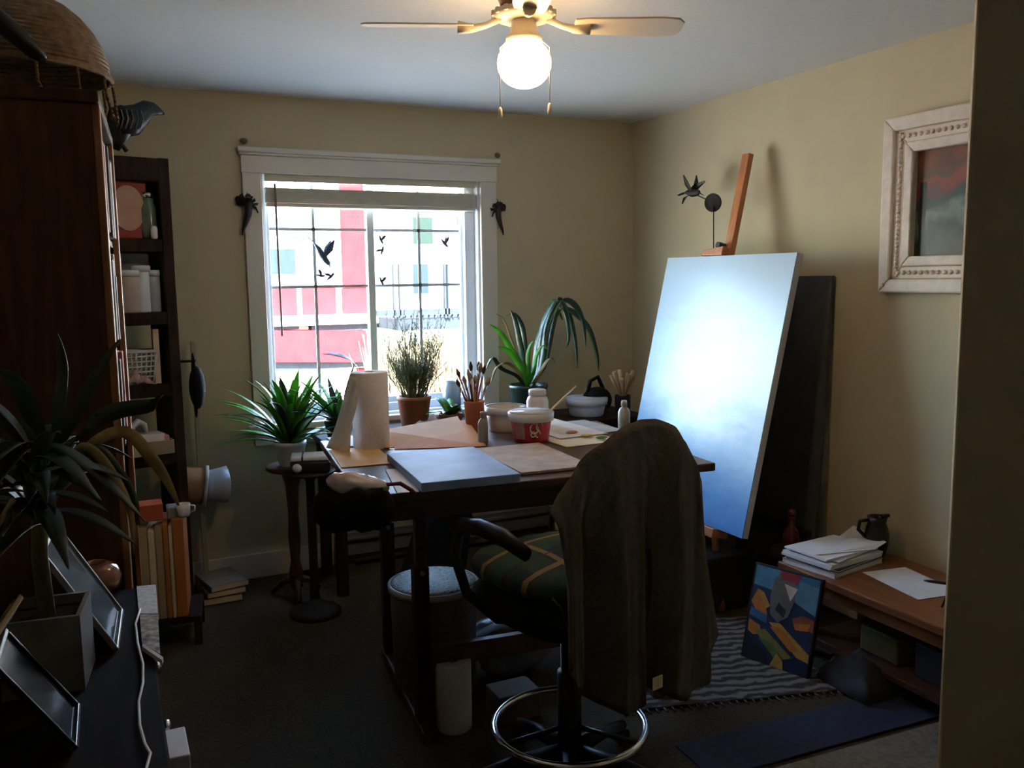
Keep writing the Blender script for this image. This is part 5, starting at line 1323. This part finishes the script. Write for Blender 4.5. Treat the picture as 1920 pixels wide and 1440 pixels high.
# planter
pp0 = PZ(98, 1306, SZD)
plt = thing('foreground_plant', 'tall dark strap leaved plant in a square white planter on the dresser', 'potted plant', (pp0.x-.005, pp0.y+.08, SZD), R(-7))
hw_ = .071; hh = .150
PLW = mat('planter_white', (.20, .195, .18), .35, var=.05)
pm_ = MB()
for s_ in ((-hw_, -hw_, -hw_+.008, hw_), (hw_-.008, -hw_, hw_, hw_), (-hw_+.008, -hw_, hw_-.008, -hw_+.008), (-hw_+.008, hw_-.008, hw_-.008, hw_)):
    pm_.bb((s_[0], s_[1], 0), (s_[2], s_[3], hh))
pm_.bb((-hw_+.008, -hw_+.008, 0), (hw_-.008, hw_-.008, .01))
pm_.build('planter', PLW, plt)
MB().bb((-hw_+.008, -hw_+.008, .08), (hw_-.008, hw_-.008, hh-.02)).build('soil', SOIL, plt)
MB().tube([(0, .01, .12), (-.005, .012, .25), (.005, .01, .40), (0, .012, .46)], [.016, .015, .014, .012], 10).build('trunk', STEMM, plt)
r3 = random.Random(4)
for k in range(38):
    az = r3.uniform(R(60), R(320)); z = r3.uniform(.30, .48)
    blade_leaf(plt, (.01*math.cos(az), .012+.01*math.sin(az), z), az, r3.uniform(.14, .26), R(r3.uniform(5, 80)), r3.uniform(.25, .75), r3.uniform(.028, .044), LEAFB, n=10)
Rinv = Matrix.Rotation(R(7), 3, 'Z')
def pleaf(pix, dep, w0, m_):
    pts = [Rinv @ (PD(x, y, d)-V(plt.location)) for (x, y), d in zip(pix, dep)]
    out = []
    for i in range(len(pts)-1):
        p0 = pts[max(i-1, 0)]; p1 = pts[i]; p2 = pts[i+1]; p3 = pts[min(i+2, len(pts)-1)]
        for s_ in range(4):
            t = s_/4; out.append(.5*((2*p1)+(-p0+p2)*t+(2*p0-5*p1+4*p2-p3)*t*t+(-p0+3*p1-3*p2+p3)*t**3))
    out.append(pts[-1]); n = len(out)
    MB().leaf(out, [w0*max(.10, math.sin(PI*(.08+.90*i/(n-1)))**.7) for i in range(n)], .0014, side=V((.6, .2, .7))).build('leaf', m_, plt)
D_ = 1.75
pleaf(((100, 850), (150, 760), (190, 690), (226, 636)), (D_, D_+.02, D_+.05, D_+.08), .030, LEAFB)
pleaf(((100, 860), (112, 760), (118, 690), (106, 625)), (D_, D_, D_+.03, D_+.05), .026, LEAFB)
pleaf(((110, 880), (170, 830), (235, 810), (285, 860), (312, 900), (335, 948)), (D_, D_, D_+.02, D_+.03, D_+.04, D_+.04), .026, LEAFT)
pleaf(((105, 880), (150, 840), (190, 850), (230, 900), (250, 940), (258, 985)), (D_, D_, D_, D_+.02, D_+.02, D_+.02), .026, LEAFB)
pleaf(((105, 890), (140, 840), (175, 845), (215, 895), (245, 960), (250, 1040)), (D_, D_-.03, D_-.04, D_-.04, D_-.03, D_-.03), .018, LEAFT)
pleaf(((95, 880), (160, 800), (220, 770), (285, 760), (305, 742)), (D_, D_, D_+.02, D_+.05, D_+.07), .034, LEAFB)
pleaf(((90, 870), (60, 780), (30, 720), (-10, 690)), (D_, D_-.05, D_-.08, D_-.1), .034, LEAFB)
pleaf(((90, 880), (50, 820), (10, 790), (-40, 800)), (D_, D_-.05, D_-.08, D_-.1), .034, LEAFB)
# leaning frames
def lean_frame(name, label, bot_near, bot_far, topx, frame_m, face_m):
    a = PZ(*bot_near, SZD+.001); b = PZ(*bot_far, SZD+.001); 
    u_ = (b-a); W2 = u_.length; u_.normalize(); 
    tp = PY(topx[0], topx[1], b.y); w0 = tp-b; w0 -= u_*w0.dot(u_); H2 = w0.length; w0.normalize(); nf_ = u_.cross(w0)
    if nf_.z < 0: nf_ = -nf_
    t = thing(name, label, 'frame', a)
    fwid = .008
    for q in (((0, 0), (W2, fwid)), ((0, H2-fwid), (W2, H2)), ((0, fwid), (fwid, H2-fwid)), ((W2-fwid, fwid), (W2, H2-fwid))):
        MB().prism([u_*q[0][0]+w0*q[0][1]+nf_*.012, u_*q[1][0]+w0*q[0][1]+nf_*.012, u_*q[1][0]+w0*q[1][1]+nf_*.012, u_*q[0][0]+w0*q[1][1]+nf_*.012], -nf_*.012).build('frame_bar', frame_m, t, .002)
    MB().prism([u_*fwid+w0*fwid+nf_*.006, u_*(W2-fwid)+w0*fwid+nf_*.006, u_*(W2-fwid)+w0*(H2-fwid)+nf_*.006, u_*fwid+w0*(H2-fwid)+nf_*.006], -nf_*.004).build('glazed_picture', face_m, t)
    return t
PICG = mat('glazed_picture', (.10, .13, .17), .08, var=.3, scale=10, coat=.5)
lean_frame('photo_frame', 'glazed picture frame leaning behind the white planter', (214, 1224), (224, 1150), (95, 985, -.20), mat('frame_silver', (.30, .30, .29), .35, .3), PICG)
lean_frame('dark_picture_frame', 'dark glazed frame leaning at the front left of the dresser', (136, 1412), (142, 1330), (0, 1185, -.28), BLACK, mat('dark_glazed', (.012, .014, .02), .15, var=.3, coat=.2))
# round wooden bowl
p = PZ(183, 1120, SZD)
bw2 = thing('wooden_ball_vase', 'glossy round brown vase behind the leaning frame', 'vase', (p.x, p.y, SZD)); bw2.scale = (1.3,)*3
MB().lathe([(.016, 0), (.022, .004), (.042, .022), (.046, .042), (.038, .060), (.020, .070), (.016, .070), (.014, .06), (.001, .02)], n=28).build('vase_body', mat('brown_gloss', (.24, .10, .045), .15, var=.2, coat=.7), bw2)
# cards and cable
slab([PZ(260, 1150, SZD+.004), PZ(296, 1150, SZD+.004), PZ(292, 1096, SZD+.004), PZ(256, 1099, SZD+.004)], .003, 'printed_card', mat('card_print', (.62, .60, .56), .6, var=.25, scale=60), .0005, 'pale printed card at the far end of the dresser', 'card')
slab([PZ(266, 1206, SZD+.004), PZ(300, 1226, SZD+.004), PZ(296, 1152, SZD+.004), PZ(262, 1152, SZD+.004)], .003, 'picture_card', mat('card_picture', (.30, .25, .19), .5, var=.95, scale=45), .0005, 'black and tan picture card by the dresser edge', 'card')
slab([PZ(266, 1212, SZD+.012), PZ(304, 1238, SZD+.012), PZ(306, 1232, SZD+.012), PZ(268, 1206, SZD+.012)], .010, 'pinkish_ruler', mat('ruler_pink', (.55, .45, .40), .6), .0005, 'short pinkish ruler at the edge of the picture card', 'ruler')
cpts = [PZ(x, y, SZD+.006) for x, y in ((263, 1142), (254, 1170), (258, 1205), (268, 1245), (268, 1280), (260, 1315), (262, 1360), (272, 1395), (282, 1412), (272, 1450), (262, 1500))]
tag(center(MB().tube(cpts, .0026, 6).build('white_cable', PAPER), cpts[0]), 'thin white cable running along the dresser top', 'cable')
for k, ((ax, ay), (bx_, by_), lab) in enumerate((((-14, 1000), (26, 936), 'pale wooden stick rising at the left edge beside the plant'), ((8, 1168), (40, 1118), 'short pale wooden stick beside the white planter'))):
    a, b = PD(ax, ay, 1.52), PD(bx_, by_, 1.56)
    a2 = a+(a-b)*1.0
    if k == 1: a2 = a+(a-b)*.3
    dn = a-b; tt = (a.z-SZD-.004)/(-dn.z) if dn.z < 0 else 0
    a2 = a+dn*tt
    tag(center(MB().tube([b, a2], .0065, 6, flat=.5).build('pale_stick', TAN), a2), lab, 'stick')
